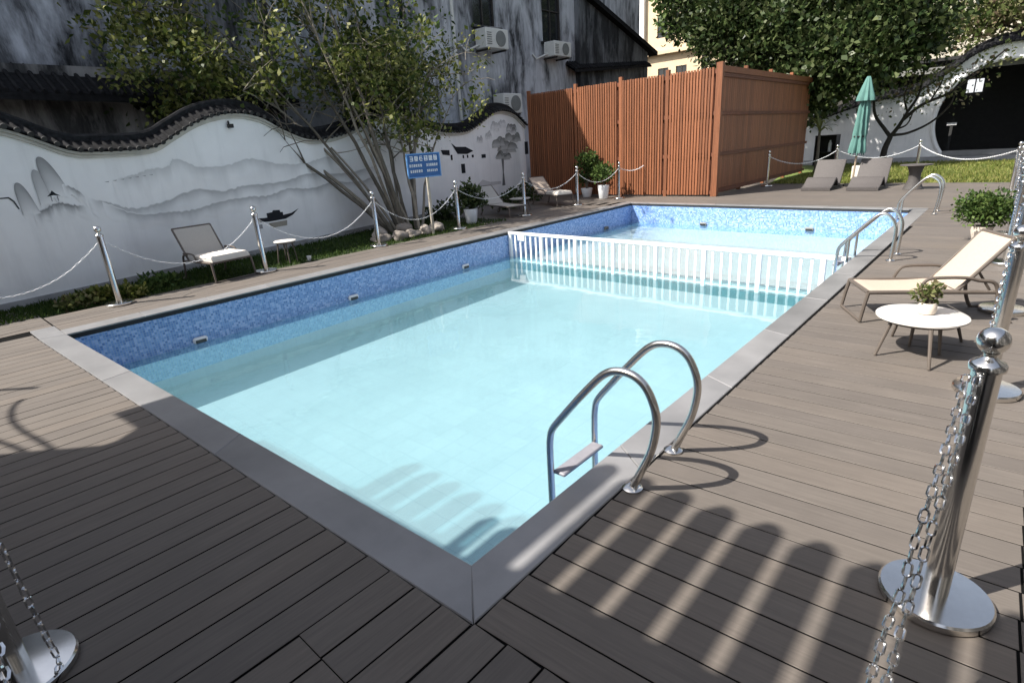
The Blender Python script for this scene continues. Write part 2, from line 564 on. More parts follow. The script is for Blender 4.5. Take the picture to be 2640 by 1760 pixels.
# dark strip under the slab lip, joint gap and overhang shadow in its colour
bj = MB()
for a, b in ((N_, L_), (L_, FL), (FL, FR), (FR, N_)):
    bj.add([(*a, -.062), (*b, -.062), (*b, -.0135), (*a, -.0135)], [(0, 1, 2, 3)])
c0 = (-3, 5)
bj.v = [(x + (c0[0] - x) * .0012, y + (c0[1] - y) * .0008, z) for x, y, z in bj.v]
bj.build('lip_joint_shade', MAT['joint'], coping)

# ---------------------------------------------------------------- deck
deck = empty('deck', (0, 0, 0), kind='structure')
BM = {}
MAT['groove_shade'] = simple('board_groove_shade', (.012, .011, .010), .95, spec=.05)
def board(cx, cy, ln, ang, wd=.1380, z=0.0):
    k = (round(ln, 3), round(wd, 4))
    if k not in BM:
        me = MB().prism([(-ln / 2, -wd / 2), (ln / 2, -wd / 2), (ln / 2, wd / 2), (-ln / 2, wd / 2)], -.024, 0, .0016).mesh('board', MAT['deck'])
        me.materials.append(MAT['groove_shade'])          # board edges, groove shade put into their colour
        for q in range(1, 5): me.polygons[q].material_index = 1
        BM[k] = me
    return link('board', BM[k], deck, (cx, cy, z + random.uniform(-.0008, .0008)), (0, 0, ang))
PITCH = .1452
SEAM = 1.56
for i in range(64):                       # boards across the deck right of the pool
    y0 = N_[1] - C_N + .003 + PITCH * (i + .5)
    ang = R(3.0 - .40 * min(y0, 9))
    x0 = .196 + (.0 if i == 0 else 0)
    ln = SEAM - x0 - .004
    cx = x0 + ln / 2
    board(cx, y0 + math.tan(ang) * (cx - x0), ln, ang)
    if i < 40:
        board(SEAM + 1.0, y0 + math.tan(ang) * (SEAM + 1.0 - x0), 1.996, ang)
# first row: the corner board left of the coping corner is covered by the front run
for i in range(48):                       # boards of the front deck, running away from the pool
    x = .187 + .072 - PITCH * i + PITCH * 4
    if x < -6.35: break
    ang = R(90 - .3)
    yt = -.19 - .0355 * max(0, .19 - x) - .004
    if x > .187: yt = -.190 + math.tan(R(3.0)) * (x - .187)
    cut = -.59 if 5 <= i <= 7 else -1.75 if i < 14 else -1.32 - .3 * (i // 5 % 2)
    l1 = yt - cut - .001
    board(x, yt - l1 / 2, l1, ang)
    board(x, cut - 1.0, 1.996, ang)
for k in range(6):                        # strip between the pool and the lawn
    for j in range(6):
        ya = max(-.185, -1.2 + 2.0 * j + .7 * (k % 2)); yb = -1.2 + 2.0 * (j + 1) + .7 * (k % 2)
        if yb < .1: continue
        ym = (ya + yb) / 2
        board(on_left(ym)[0] - C_L - .075 - PITCH * k, ym, yb - ya - .002, R(90.8))
for k in range(10):                       # left end of the front deck
    x = -6.28 - .075 - PITCH * k
    board(x, -1.30, 2.2, R(90))
# far parts of the deck, where single boards can no longer be told apart
def sheet(name, poly, z, mat, parent=None):
    return MB().add([(x, y, z) for x, y in poly], [tuple(range(len(poly)))]).build(name, mat, parent)
yf = FR[1] + C_F
# black sheet between the boards, stands in for the shade in their gaps
MAT['gap_shade_sheet'] = simple('black_gap_shade', (.006, .006, .006), .95, spec=.05)
sheet('gap_shade_sheet', [(oN[0] - .01, oN[1] - .005), (3.57, .0), (3.57, 9.1), (FR[0] + C_R + .02, 9.1)], -.0045, MAT['gap_shade_sheet'], deck)
sheet('gap_shade_sheet', [(2.0, -.02), (oN[0] - .01, oN[1] - .006), (-6.28, -.41), (-6.28, -.2), (-7.8, -.2), (-7.8, -2.4), (-6.3, -3.6), (2.0, -3.6)], -.0055, MAT['gap_shade_sheet'], deck)
sheet('gap_shade_sheet', [(L_[0] - C_L + .01, -.19), (L_[0] - C_L - .9, -.19), (FL[0] - C_L - .9, 10.9), (FL[0] - C_L + .01, 10.9)], -.0065, MAT['gap_shade_sheet'], deck)
sheet('deck_far', [(.145, 9.13), (3.6, 9.05), (3.6, 16.15), (-4.3, 16.6), (-8.3, 13.2), (FL[0] - C_L, FL[1] + C_F + .005), (FR[0] + C_R, yf + .005)], -.004, MAT['deck_far_x'], deck)
sheet('deck_far', [(FL[0] - C_L - .005, 11.62), (-8.3, 13.2), (-10.9, 13.2), (-9.0, 7.6), (-6.97, 7.4), (-6.97, 11.0)], -.006, MAT['deck_far_y'], deck)
sheet('deck_far', [(3.57, -.4), (12, -.4), (12, 16), (3.57, 16)], -.004, MAT['deck_far_x'], deck)
sheet('deck_far', [(12, -.5), (2.0, -.5), (-6, -2.7), (-7.9, -2.6), (-9, -14), (12, -14)], -.012, MAT['deck_far_y'], deck)
# lawns and the path by the gate
tag(sheet('lawn', [(-6.93, -2.6), (-6.97, 7.4), (-9.7, 7.6), (-10.6, 13), (-11.2, 13), (-10.2, 6), (-7.2, -3)], -.02, MAT['grass_soil']), kind='structure')
tag(sheet('far_lawn', [(3.6, 16.15), (12, 16), (12, 24.5), (-6, 25.0), (-4.3, 16.6)], -.018, MAT['lawn']), kind='structure')
tag(sheet('path', [(12, 24.5), (12, 36), (-9, 36), (-9, 25.2), (-6, 25.0)], -.012, MAT['paving']), kind='structure')
# ---------------------------------------------------------------- plaster, tiles, timber
def m_plaster(name, c=(.90, .90, .885), ink=False, inkc=(.02, .022, .026)):
    t = NT(name)
    v = t.coords((1, 1, 1)); vs_ = t.coords((2.5, 2.5, .35))
    col = t.ramp(t.noise(v, 1.2, 6, .6), [(.3, sca(c, .92)), (.7, sca(c, 1.03))])
    st = t.ramp(t.noise(vs_, 2.0, 6, .65), [(.5, 0.0), (.78, .28)])
    col = t.mix(st, col, sca(c, .55))
    if ink:
        at = t.t.nodes.new('ShaderNodeAttribute'); at.attribute_name = 'ink'
        wash = t.math('MULTIPLY', at.outputs['Fac'], t.ramp(t.noise(v, 5, 5, .7), [(.25, .82), (.7, 1.0)]), True)
        col = t.mix(wash, col, inkc)
    t.base(col); t.set(Roughness=.85)
    t.p.inputs['Specular IOR Level'].default_value = .2
    t.bump(t.noise(v, 25, 5), .15, .004)
    return t.m

def m_stained(name, light=(.56, .58, .61), dark=(.02, .021, .023), amount=.5, sc_=1.0, fine=1.0):
    """old lime plaster with black mould running down it"""
    t = NT(name)
    v1 = t.coords((1.1 * sc_, 1.1 * sc_, .34 * sc_)); v2 = t.coords((2.2 * fine, 2.2 * fine, .55 * fine)); v3 = t.coords((.35, .35, .35))
    a = t.noise(v1, 1.4, 7, .62, .5); b = t.noise(v2, 1.6, 6, .7, .3); cc = t.noise(v3, 1.3, 3)
    s = t.math('ADD', t.math('ADD', t.math('MULTIPLY', a, .52), t.math('MULTIPLY', b, .2)), t.math('MULTIPLY', cc, .28))
    mid = .5 + (.5 - amount) * .35
    f = t.ramp(s, [(mid - .055, 0.0), (mid + .06, 1.0)])
    grey = t.mix(t.ramp(b, [(.35, 0.0), (.65, 1.0)]), dark, sca(light, .30))
    lt = t.ramp(t.noise(v2, 3, 5), [(.3, sca(light, .75)), (.7, light)])
    col = t.mix(f, grey, lt)
    t.base(col); t.set(Roughness=.9)
    t.p.inputs['Specular IOR Level'].default_value = .15
    t.bump(b, .3, .01)
    return t.m

MAT['plaster'] = m_plaster('white_plaster')
MAT['ink'] = m_plaster('ink_wash', ink=True)
MAT['ink_green'] = m_plaster('ink_green', ink=True, inkc=(.022, .03, .016))
MAT['ink_tan'] = m_plaster('ink_tan', ink=True, inkc=(.20, .17, .11))
MAT['stain_a'] = m_stained('stained_plaster_house', amount=.60)
MAT['stain_b'] = m_stained('stained_plaster_low_house', light=(.34, .33, .32), amount=.42, fine=1.0)
MAT['stain_white'] = m_stained('stained_plaster_upper', light=(.55, .57, .62), amount=.40, sc_=.8)
MAT['roof_tile'] = simple('dark_roof_tile', (.017, .017, .018), .9, var=.45, scale=14, bump=.4, bscale=60, rand=.3, spec=.1)
MAT['tile_end'] = simple('tile_end', (.035, .035, .034), .8, var=.4, scale=20, rand=.4)
MAT['mould'] = simple('cream_moulding', (.52, .50, .45), .8, var=.15, scale=4)
MAT['timber'] = simple('red_brown_timber', (.215, .080, .035), .55, var=.25, scale=3, stretch=(14, 14, .8), rand=.22, bump=.15, bscale=8)
MAT['timber_dark'] = simple('shaded_timber_rail', (.13, .042, .02), .6, var=.25, scale=3, stretch=(2, 2, 2), rand=.15)  # shade on rails and back boards put into a darker timber colour
MAT['glass'] = simple('window_glass', (.02, .022, .025), .08, var=.1, spec=.6)
MAT['dark_frame'] = simple('dark_window_frame', (.04, .035, .03), .6)
MAT['ac'] = simple('aircon_casing', (.62, .62, .58), .5, var=.08)
MAT['ac_dark'] = simple('aircon_grille', (.18, .19, .18), .6)
MAT['beige'] = simple('beige_render', (.62, .50, .34), .85, var=.08, scale=2)
MAT['stone_beige'] = simple('pale_stone_render', (.50, .46, .38), .85, var=.25, scale=1.5, bump=.3, bscale=8)
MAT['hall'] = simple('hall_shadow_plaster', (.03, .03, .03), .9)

# ---------------------------------------------------------------- mural wall along the left
WN = Vector((1, .215, 0)).normalized()            # towards the pool
def wx(y): return -7.95 - .215 * y
CREST = [(-3.4, 1.15), (-2.2, 1.1), (-1.3, 1.15), (-.75, 1.5), (-.3, 1.98), (-.02, 2.12), (.164, 2.11), (.425, 2.004), (.776, 1.842), (1.095, 1.81), (1.797, 1.833), (2.16, 1.99), (2.553, 2.178),  # first points, out of view, dip to let sun onto the deck strip
         (2.948, 2.29), (3.349, 2.321), (3.754, 2.251), (4.163, 2.054), (4.655, 1.892), (5.16, 1.894), (5.774, 2.02), (6.841, 2.362),
         (7.282, 2.399), (7.968, 2.181), (8.735, 1.974), (9.829, 1.961), (10.499, 2.144), (11.227, 2.418), (11.809, 2.507),
         (12.493, 2.435), (13.0, 2.22), (13.35, 2.02)]
cr = smooth_curve([(y, z, 0) for y, z in CREST], 6)
CY = [p.x for p in cr]; CZ = [p.y for p in cr]
def crest(y): return float(np.interp(y, CY, CZ))

gw_loc = (wx(0), 0, 0)
gwall = empty('garden_wall', gw_loc, label='white garden wall with wavy dark-tiled crest and ink landscape mural', cat='wall')
def on_wall(y, z, off=0.0):
    p = Vector((wx(y), y, z)) + WN * off
    return p
ys = np.arange(-3.4, 13.3, .08)
b = MB(); nv = len(ys)
for y in ys:
    zc = crest(y)
    b.v += [tuple(on_wall(y, z, o)) for z, o in ((-.1, 0), (zc, 0), (zc, -.24), (-.1, -.24))]
b.a = [0] * len(b.v)
b.f = [(4 * i + k, 4 * i + 4 + k, 4 * i + 4 + (k + 1) % 4, 4 * i + (k + 1) % 4) for i in range(nv - 1) for k in range(4)] + [(3, 2, 1, 0), (4 * nv - 4, 4 * nv - 3, 4 * nv - 2, 4 * nv - 1)]
b.build('wall_panel', MAT['plaster'], gwall, rel=gw_loc)
path = [on_wall(y, crest(y)) for y in ys]
MB().sweep(path, [(0.0, -.075), (.035, -.075), (.035, -.035), (0, -.035)], WN).build('moulding', MAT['mould'], gwall, rel=gw_loc)
MB().sweep(path, [(0.0, -.033), (.07, -.033), (.07, .0), (0, .0)], WN).build('moulding', MAT['mould'], gwall, rel=gw_loc)
MB().sweep([on_wall(float(y), .0) for y in ys[::4]], [(0, .0), (.018, .0), (.018, .09), (0, .09)], WN).build('wall_foot', simple('grey_wall_foot', (.33, .33, .33), .9, var=.3, scale=3), gwall, rel=gw_loc)

def tiled_cap(path, nrm, parent, rel, back=-.24, step=.118, over=.13, rise=.17, r=.037):
    """little two-sided roof along a wall crest: bed, ridge and single tile rolls"""
    nrm = Vector(nrm); mid = back / 2
    MB().sweep(path, [(over, .012), (over, .035), (mid, rise + .02), (back - over, .035), (back - over, .012), (mid, rise - .03)], nrm).build('tile_bed', MAT['roof_tile'], parent, rel=rel)
    MB().sweep([p + nrm * mid for p in path], [(-.045, rise), (.045, rise), (.05, rise + .07), (.03, rise + .1), (-.03, rise + .1), (-.05, rise + .07)], nrm).build('ridge', MAT['roof_tile'], parent, rel=rel)
    # one roll running from ridge to eave; local x runs down the slope
    ln = math.hypot(over - mid, rise - .035) + .02
    t = MB(); n = 6
    for xx in (0, ln):
        for k in range(n + 1):
            a = math.pi * k / n
            t.v.append((xx, r * math.cos(a), r * math.sin(a)))
    t.a = [0] * len(t.v)
    t.f = [(k, k + 1, n + 2 + k, n + 1 + k) for k in range(n)]
    me = t.mesh('roof_tile', MAT['roof_tile'], True)
    e = MB()
    for k in range(10):
        a = 2 * math.pi * k / 10
        e.v.append((ln, r * 1.12 * math.cos(a), r * 1.12 * math.sin(a)))
        e.v.append((ln + .012, r * 1.12 * math.cos(a), r * 1.12 * math.sin(a)))
    e.a = [0] * len(e.v)
    e.f = [(2 * k, (2 * k + 2) % 20, (2 * k + 3) % 20, 2 * k + 1) for k in range(10)] + [tuple(range(1, 20, 2))]
    mend = e.mesh('tile_end', MAT['tile_end'])
    acc = 0.0
    slope = math.atan2(rise - .02, over - mid)
    for i in range(len(path) - 1):
        d = (path[i + 1] - path[i]).length
        acc += d
        if acc < step: continue
        acc = 0.0
        tg = (path[i + 1] - path[i]).normalized()
        dn = (nrm * math.cos(slope) + Vector((0, 0, -math.sin(slope)))).normalized()
        up = tg.cross(dn); up = up if up.z > 0 else -up
        dn = (dn - up * dn.dot(up)).normalized()
        side = up.cross(dn)
        mt = Matrix.Identity(4)
        p = path[i] + nrm * mid + Vector((0, 0, rise + .012)) - Vector(rel)
        for q in range(3):
            mt[q][0] = dn[q]; mt[q][1] = side[q]; mt[q][2] = up[q]; mt[q][3] = p[q]
        o = link('roof_tile', me, parent); o.matrix_local = mt
        c = link('tile_end', mend, o)
tiled_cap([on_wall(y, crest(y)) for y in np.arange(-3.4, 13.25, .02)], WN, gwall, gw_loc, rise=.14, over=.11, r=.032)

# the ink mural (flat paint on the wall)
def ink_strip(pts, fade, a, name='painted_mountain', mat='ink', off=.004, n=10, rough=.012, mid=.45):
    c = smooth_curve([(y, z, 0) for y, z in pts], n)
    m_ = MB(); k = 6
    for i, p in enumerate(c):
        e = min(1, min(i, len(c) - 1 - i) / 6)
        z0 = p.y + random.uniform(-rough, rough)
        fd = fade * (1 + .25 * math.sin(i * .7)) 
        for q in range(k):
            t = max(0, q - 1) / (k - 2)
            m_.v.append(tuple(on_wall(p.x, z0 - fd * t + (.022 if q == 0 else 0), off)))
            m_.a.append(0.0 if q == 0 else a * e * (1 - t) ** 1.6)
    m_.f = [(i * k + q, i * k + q + 1, i * k + k + q + 1, i * k + k + q) for i in range(len(c) - 1) for q in range(k - 1)]
    return m_.build(name, MAT[mat], gwall, ink=True, rel=gw_loc)
def ink_lobe(y0, z0, w_, h, a, lean=0.0, off=.005, mat='ink', name='painted_mountain', bottom=.0, solid=0.0):
    m_ = MB(); n, k = 18, 6
    for i in range(n + 1):
        s = -1 + 2 * i / n
        tp = z0 + h * max(0, 1 - abs(s) ** 2.3) ** .5
        for q in range(k):
            t = q / (k - 1)
            yy = y0 + w_ * s * (1 - .15 * (1 - t)) + lean * (tp - (tp - z0 - bottom) * t - z0)
            m_.v.append(tuple(on_wall(yy, tp + (z0 + bottom - tp) * t, off)))
            m_.a.append(a * max(solid * (1 - .5 * t), (1 - t) ** .8 * .85 + .15 * (abs(s) ** 3) * (1 - t)))
    m_.f = [(i * k + q, i * k + q + 1, i * k + k + q + 1, i * k + k + q) for i in range(n) for q in range(k - 1)]
    return m_.build(name, MAT[mat], gwall, ink=True, rel=gw_loc)
def ink_poly(pts, a, name, mat='ink', off=.006):
    m_ = MB()
    m_.add([tuple(on_wall(y, z, off)) for y, z in pts], [tuple(range(len(pts)))], ink=[a * 1.3] * len(pts))
    return m_.build(name, MAT[mat], gwall, ink=True, rel=gw_loc)
ink_strip([(1.2, 1.42), (1.5, 1.47), (1.71, 1.527), (2.0, 1.56), (2.14, 1.661), (2.5, 1.519), (3.0, 1.52), (3.39, 1.6), (4.02, 1.474), (4.6, 1.47), (5.08, 1.55), (5.7, 1.48)], .24, .34)
ink_strip([(.85, 1.22), (1.1, 1.12), (1.37, 1.015), (1.8, 1.06), (2.36, 1.19), (2.8, 1.12), (3.2, 1.17), (3.9, 1.17), (4.58, 1.265), (5.0, 1.22), (5.6, 1.22), (6.5, 1.3)], .19, .50, off=.0045)
ink_strip([(1.0, 1.14), (1.35, .95), (1.8, .90), (2.2, .89), (2.7, .96), (3.15, .985), (3.6, .96), (4.08, 1.04), (4.6, 1.0), (5.16, 1.06), (5.8, 1.02), (6.6, 1.1)], .17, .50, off=.005)
ink_strip([(.2, 1.08), (.36, 1.15), (.48, 1.2), (.62, 1.16), (.8, 1.12)], .15, .8, off=.0045)
ink_lobe(.19, 1.1, .10, .39, .9, -.12)
ink_lobe(.40, 1.2, .10, .43, .7, -.1, off=.0052)
ink_lobe(.56, 1.28, .13, .50, .9, -.22, off=.0056)
ink_strip([(.6, 1.42), (.72, 1.36), (.82, 1.24)], .12, .7, off=.006)
ink_poly([(.40, 1.295), (.44, 1.325), (.47, 1.365), (.50, 1.325), (.55, 1.29), (.475, 1.305)], .9, 'painted_pavilion')
ink_poly([(.435, 1.295), (.445, 1.295), (.445, 1.23), (.435, 1.23)], .6, 'painted_pavilion')
ink_poly([(.505, 1.295), (.515, 1.295), (.515, 1.23), (.505, 1.23)], .6, 'painted_pavilion')
ink_poly([(-.1, 1.33), (.02, 1.33), (.06, 1.28), (.085, 1.18), (.07, 1.18), (.045, 1.27), (.01, 1.315), (-.1, 1.315)], .8, 'painted_branch')
for q in range(7):
    ink_poly([(1.1 + .1 * q, 1.42 + .008 * q), (1.16 + .1 * q, 1.425 + .008 * q), (1.15 + .1 * q, 1.41 + .008 * q)], .5, 'painted_reed')
ink_poly([(3.26, .615), (3.36, .54), (3.55, .525), (3.88, .53), (4.05, .58), (4.2, .675), (4.02, .615), (3.8, .60), (3.45, .60)], .95, 'painted_boat')
ink_poly([(3.50, .59), (3.50, .675), (3.62, .68), (3.64, .71), (3.78, .70), (3.79, .66), (3.84, .655), (3.84, .59)], .9, 'painted_boat', off=.0065)
ink_poly([(3.5, .50), (3.9, .50), (3.88, .41), (3.56, .41)], .65, 'painted_boat_reflection', 'ink_tan')
ink_poly([(3.3, .50), (3.37, .50), (3.37, .43), (3.31, .43)], .5, 'painted_boat_reflection')
# village and pine painted near the timber screen
ink_poly([(9.25, 1.70), (9.45, 1.60), (9.9, 1.585), (10.25, 1.47), (9.95, 1.40), (9.5, 1.42), (9.38, 1.55)], .95, 'painted_roof')
ink_poly([(8.78, 1.545), (9.15, 1.53), (9.15, 1.40), (8.85, 1.43)], .95, 'painted_roof')
for y0, z0, w_, h in ((9.70, .92, .18, .24), (9.22, 1.28, .08, .13), (9.75, 1.30, .07, .08), (9.95, 1.30, .07, .08), (10.2, 1.30, .1, .07), (13.3, 1.25, .22, .38), (10.75, 1.26, .22, .1)):
    ink_poly([(y0 - w_ / 2, z0), (y0 + w_ / 2, z0), (y0 + w_ / 2, z0 + h), (y0 - w_ / 2, z0 + h)], .95, 'painted_window')
for (y0, z0, w_, h, a, mt) in ((12.2, 1.40, .75, .30, .8, 'ink_green'), (11.6, 1.55, .55, .26, .75, 'ink_green'), (12.5, 1.68, .55, .26, .75, 'ink_green'), (11.9, 1.20, .6, .22, .85, 'ink_green'), (12.4, 1.92, .35, .26, .8, 'ink'),
                               (11.5, 2.0, .30, .22, .45, 'ink'), (11.1, 1.78, .22, .2, .45, 'ink'), (10.6, 1.70, .2, .16, .55, 'ink'), (11.9, 2.1, .3, .2, .4, 'ink')):
    for q in range(11):
        ink_lobe(y0 + random.uniform(-.6, .6) * w_, z0 + random.uniform(-.25, .3) * h, w_ * random.uniform(.25, .5), h * random.uniform(.45, .9), a * 1.35, 0, off=.006 + .0004 * q + random.uniform(0, .0003), mat=mt, name='painted_pine', solid=.85 if mt == 'ink_green' else .3)
ink_poly([(11.70, 1.25), (11.86, 1.25), (11.80, .8), (11.84, .42), (11.66, .42), (11.74, .8)], .7, 'painted_trunk')
ink_poly([(10.3, .55), (10.6, .68), (11.0, .58), (11.6, .56), (11.6, .48), (10.4, .48)], .25, 'painted_rock')
# small flood lamp under the crest
fl = empty('wall_lamp', on_wall(3.14, 2.13, .0), label='small dark flood lamp under the wall crest', cat='lamp')
MB().box((.05, .01, 0), (.07, .075, .06)).build('lamp_body', MAT['black'], fl)
MB().box((.02, 0, .05), (.02, .02, .06)).build('bracket', MAT['black'], fl)
MB().box((.088, .012, 0), (.006, .06, .045)).build('lens', MAT['glass'], fl)

# ---------------------------------------------------------------- old houses behind the wall
def facade(name, x, y0, y1, z0, z1, holes, mat, parent, rel, depth=.18):
    """wall in the plane x, facing +x, with rectangular openings"""
    ysx = sorted({y0, y1, *[h[0] for h in holes], *[h[1] for h in holes]}); zs = sorted({z0, z1, *[h[2] for h in holes], *[h[3] for h in holes]})
    m_ = MB()
    for a, b_ in zip(ysx, ysx[1:]):
        for c, d in zip(zs, zs[1:]):
            ym, zm = (a + b_) / 2, (c + d) / 2
            if any(h[0] < ym < h[1] and h[2] < zm < h[3] for h in holes): continue
            m_.add([(x, a, c), (x, b_, c), (x, b_, d), (x, a, d)], [(0, 1, 2, 3)])
    for a, b_, c, d in holes:
        for p, q in (((a, c), (b_, c)), ((b_, c), (b_, d)), ((b_, d), (a, d)), ((a, d), (a, c))):
            m_.add([(x, *p), (x, *q), (x - depth, *q), (x - depth, *p)], [(0, 1, 2, 3)])
    return m_.build(name, mat, parent, rel=rel)
def window(parent, rel, x, a, b_, c, d, bars=2, mat='dark_frame'):
    f = MB(); t = .05
    xx = x - .12
    f.box((xx, (a + b_) / 2, c + t / 2), (.06, b_ - a, t)); f.box((xx, (a + b_) / 2, d - t / 2), (.06, b_ - a, t))
    f.box((xx, a + t / 2, (c + d) / 2), (.06, t, d - c - 2 * t)); f.box((xx, b_ - t / 2, (c + d) / 2), (.06, t, d - c - 2 * t))
    for k in range(1, bars):
        f.box((xx, a + (b_ - a) * k / bars, (c + d) / 2), (.055, t * .8, d - c - 2 * t))
    f.box((xx, (a + b_) / 2, c + (d - c) * .62), (.052, b_ - a - 2 * t, t * .7))
    o = f.build('window', MAT[mat], parent, rel=rel)
    MB().add([(xx - .02, a, c), (xx - .02, b_, c), (xx - .02, b_, d), (xx - .02, a, d)], [(0, 1, 2, 3)]).build('pane', MAT['glass'], o, rel=rel)
    return o
AX = -12.3
ha_loc = (AX, 14, 0)
ha = empty('old_house', ha_loc, label='tall old house with black mould stains and two windows with air conditioners', cat='house')
wins = [(12.85, 13.9, 5.15, 6.75), (16.3, 17.45, 4.95, 6.6), (9.2, 10.2, 5.0, 6.4)]
facade('wall', AX, 5.6, 23.1, -.1, 9.0, wins, MAT['stain_a'], ha, ha_loc)
MB().add([(AX, 23.1, -.1), (AX - 8, 23.1, -.1), (AX - 8, 23.1, 9), (AX, 23.1, 9)], [(0, 1, 2, 3)]).build('wall', MAT['stain_white'], ha, rel=ha_loc)
MB().add([(AX - 8, 5.6, -.1), (AX, 5.6, -.1), (AX, 5.6, 9), (AX - 8, 5.6, 9)], [(0, 1, 2, 3)]).build('wall', MAT['stain_b'], ha, rel=ha_loc)
MB().box((AX - 3.9, 14.35, 9.08), (8.3, 17.7, .16)).build('roof', MAT['roof_tile'], ha, rel=ha_loc)
for h in wins: window(ha, ha_loc, AX, *h)
MB().box((AX + .07, 13.37, 5.1), (.16, 1.3, .07)).build('sill', MAT['stain_b'], ha, rel=ha_loc)
MB().box((AX + .07, 16.87, 4.9), (.16, 1.4, .07)).build('sill', MAT['stain_b'], ha, rel=ha_loc)
# lean-to with a sloping roof edge at the right end of the house
x1 = AX + .22
MB().extrude([(18.25, -.1), (23.45, -.1), (23.45, 5.02), (18.6, 6.52), (18.25, 6.62)], (AX + .003, 0, 0), (0, 1, 0), (0, 0, 1), (1, 0, 0), .22).build('lean_to_wall', m_stained('stained_plaster_annex', light=(.20, .21, .22), amount=.42, fine=1.3), ha, rel=ha_loc)
MB().extrude([(18.3, 6.60), (23.9, 4.90), (23.9, 5.06), (18.3, 6.78)], (AX + .05, 0, 0), (0, 1, 0), (0, 0, 1), (1, 0, 0), .42).build('lean_to_roof_edge', MAT['roof_tile'], ha, rel=ha_loc)
m_ = MB(); m_.add([(AX, 17.6, 4.336), (AX, 23.4, 4.75), (AX + .45, 23.4, 4.5), (AX + .45, 17.6, 4.038)], [(0, 1, 2, 3)]); m_.add([(AX, 17.6, 4.256), (AX, 23.4, 4.67), (AX + .45, 23.4, 4.42), (AX + .45, 17.6, 3.958)], [(3, 2, 1, 0)])
m_.add([(AX + .45, 17.6, 3.958), (AX + .45, 23.4, 4.42), (AX + .45, 23.4, 4.5), (AX + .45, 17.6, 4.038)], [(0, 1, 2, 3)])
m_.build('pent_roof', MAT['roof_tile'], ha, rel=ha_loc)
for k in range(36):
    yy = 17.7 + k * .157
    z = 4.05 + (yy - 13.6) * .0714; zl = 3.72 + (yy - 13.6) * .0796
    MB().tube([(AX + .01, yy, z + .02), (AX + .47, yy, zl + .02)], .045, 6).build('roof_tile', MAT['roof_tile'], ha, rel=ha_loc)
MB().tube([(AX + .08, 11.9, 2.4), (AX + .08, 11.9, 8.8)], .05, 8).build('drain_pipe', MAT['ac'], ha, rel=ha_loc)

def aircon(y0, y1, z0, z1, label, pipe):
    t = empty('air_conditioner', (AX + .02, (y0 + y1) / 2, z0), label=label, cat='air conditioner', group='air conditioners on the old house')
    wd, h, dp = y1 - y0, z1 - z0, .48
    MB().bbox((dp / 2 + .12, 0, h / 2), (dp, wd, h), .02).build('casing', MAT['ac'], t)
    f = MB()
    f.lathe([(.01, 0), (h * .40, 0), (h * .40, .015), (.02, .02)], 20)
    f.v = [(dp + .122 + z, x + wd * .14, y + h * .5) for x, y, z in f.v]
    f.build('fan_grille', MAT['ac_dark'], t)
    for k in range(6):
        MB().box((dp + .126, -wd * .36, h * (.2 + .11 * k)), (.012, wd * .2, h * .04)).build('louvre', MAT['ac_dark'], t)
    for s in (-1, 1):
        MB().box((dp / 2 + .06, s * wd * .36, -.03), (dp + .12, .04, .05)).build('bracket', MAT['dark_frame'], t)
    MB().tube([(.3, -wd / 2 - .01, h * .2), (.2, -wd / 2 - .12, h * .1), (.05, -wd / 2 - .35, -.05), (.0, -wd / 2 - .5, .1)], .03, 6).build('pipe', MAT['ac'], t)
aircon(12.72, 13.75, 4.42, 4.98, 'larger air conditioner under the left window of the old house', 1)
aircon(16.15, 17.15, 4.40, 4.88, 'smaller-looking air conditioner under the right window of the old house', 1)
aircon(13.35, 14.25, 2.55, 3.15, 'low air conditioner between the wall crest and the timber screen', 1)

BX = -11.2
hb_loc = (BX, 0, 0)
hb = empty('low_house', hb_loc, label='dark weathered house with a long tiled pent roof behind the wall', cat='house')
facade('wall', BX, -7, 5.58, -.1, 3.3, [], MAT['stain_b'], hb, hb_loc)
facade('upper_wall', BX - .25, -7, 5.58, 3.3, 7.2, [], MAT['stain_white'], hb, hb_loc)
MB().add([(BX - 7, 5.57, -.1), (BX, 5.57, -.1), (BX, 5.57, 7.2), (BX - 7, 5.57, 7.2)], [(3, 2, 1, 0)]).build('wall', MAT['stain_b'], hb, rel=hb_loc)
MB().box((BX - 3.4, -.7, 7.28), (7.0, 12.9, .16)).build('roof', MAT['roof_tile'], hb, rel=hb_loc)
m_ = MB()
m_.add([(BX - .3, -7, 3.52), (BX - .3, 5.58, 3.2), (BX + .62, 5.58, 2.72), (BX + .62, -7, 2.98)], [(0, 1, 2, 3)])
m_.add([(BX - .3, -7, 3.44), (BX - .3, 5.58, 3.12), (BX + .62, 5.58, 2.60), (BX + .62, -7, 2.86)], [(3, 2, 1, 0)])
m_.add([(BX + .62, -7, 2.86), (BX + .62, 5.58, 2.60), (BX + .62, 5.58, 2.72), (BX + .62, -7, 2.98)], [(0, 1, 2, 3)])
m_.build('pent_roof', MAT['roof_tile'], hb, rel=hb_loc)
for k in range(46):
    yy = -1.6 + k * .157
    z = 3.52 - (yy + 7) * .0254; zl = 2.98 - (yy + 7) * .0207
    MB().tube([(BX - .28, yy, z + .012), (BX + .64, yy, zl + .012)], .034, 6).build('roof_tile', MAT['roof_tile'], hb, rel=hb_loc)

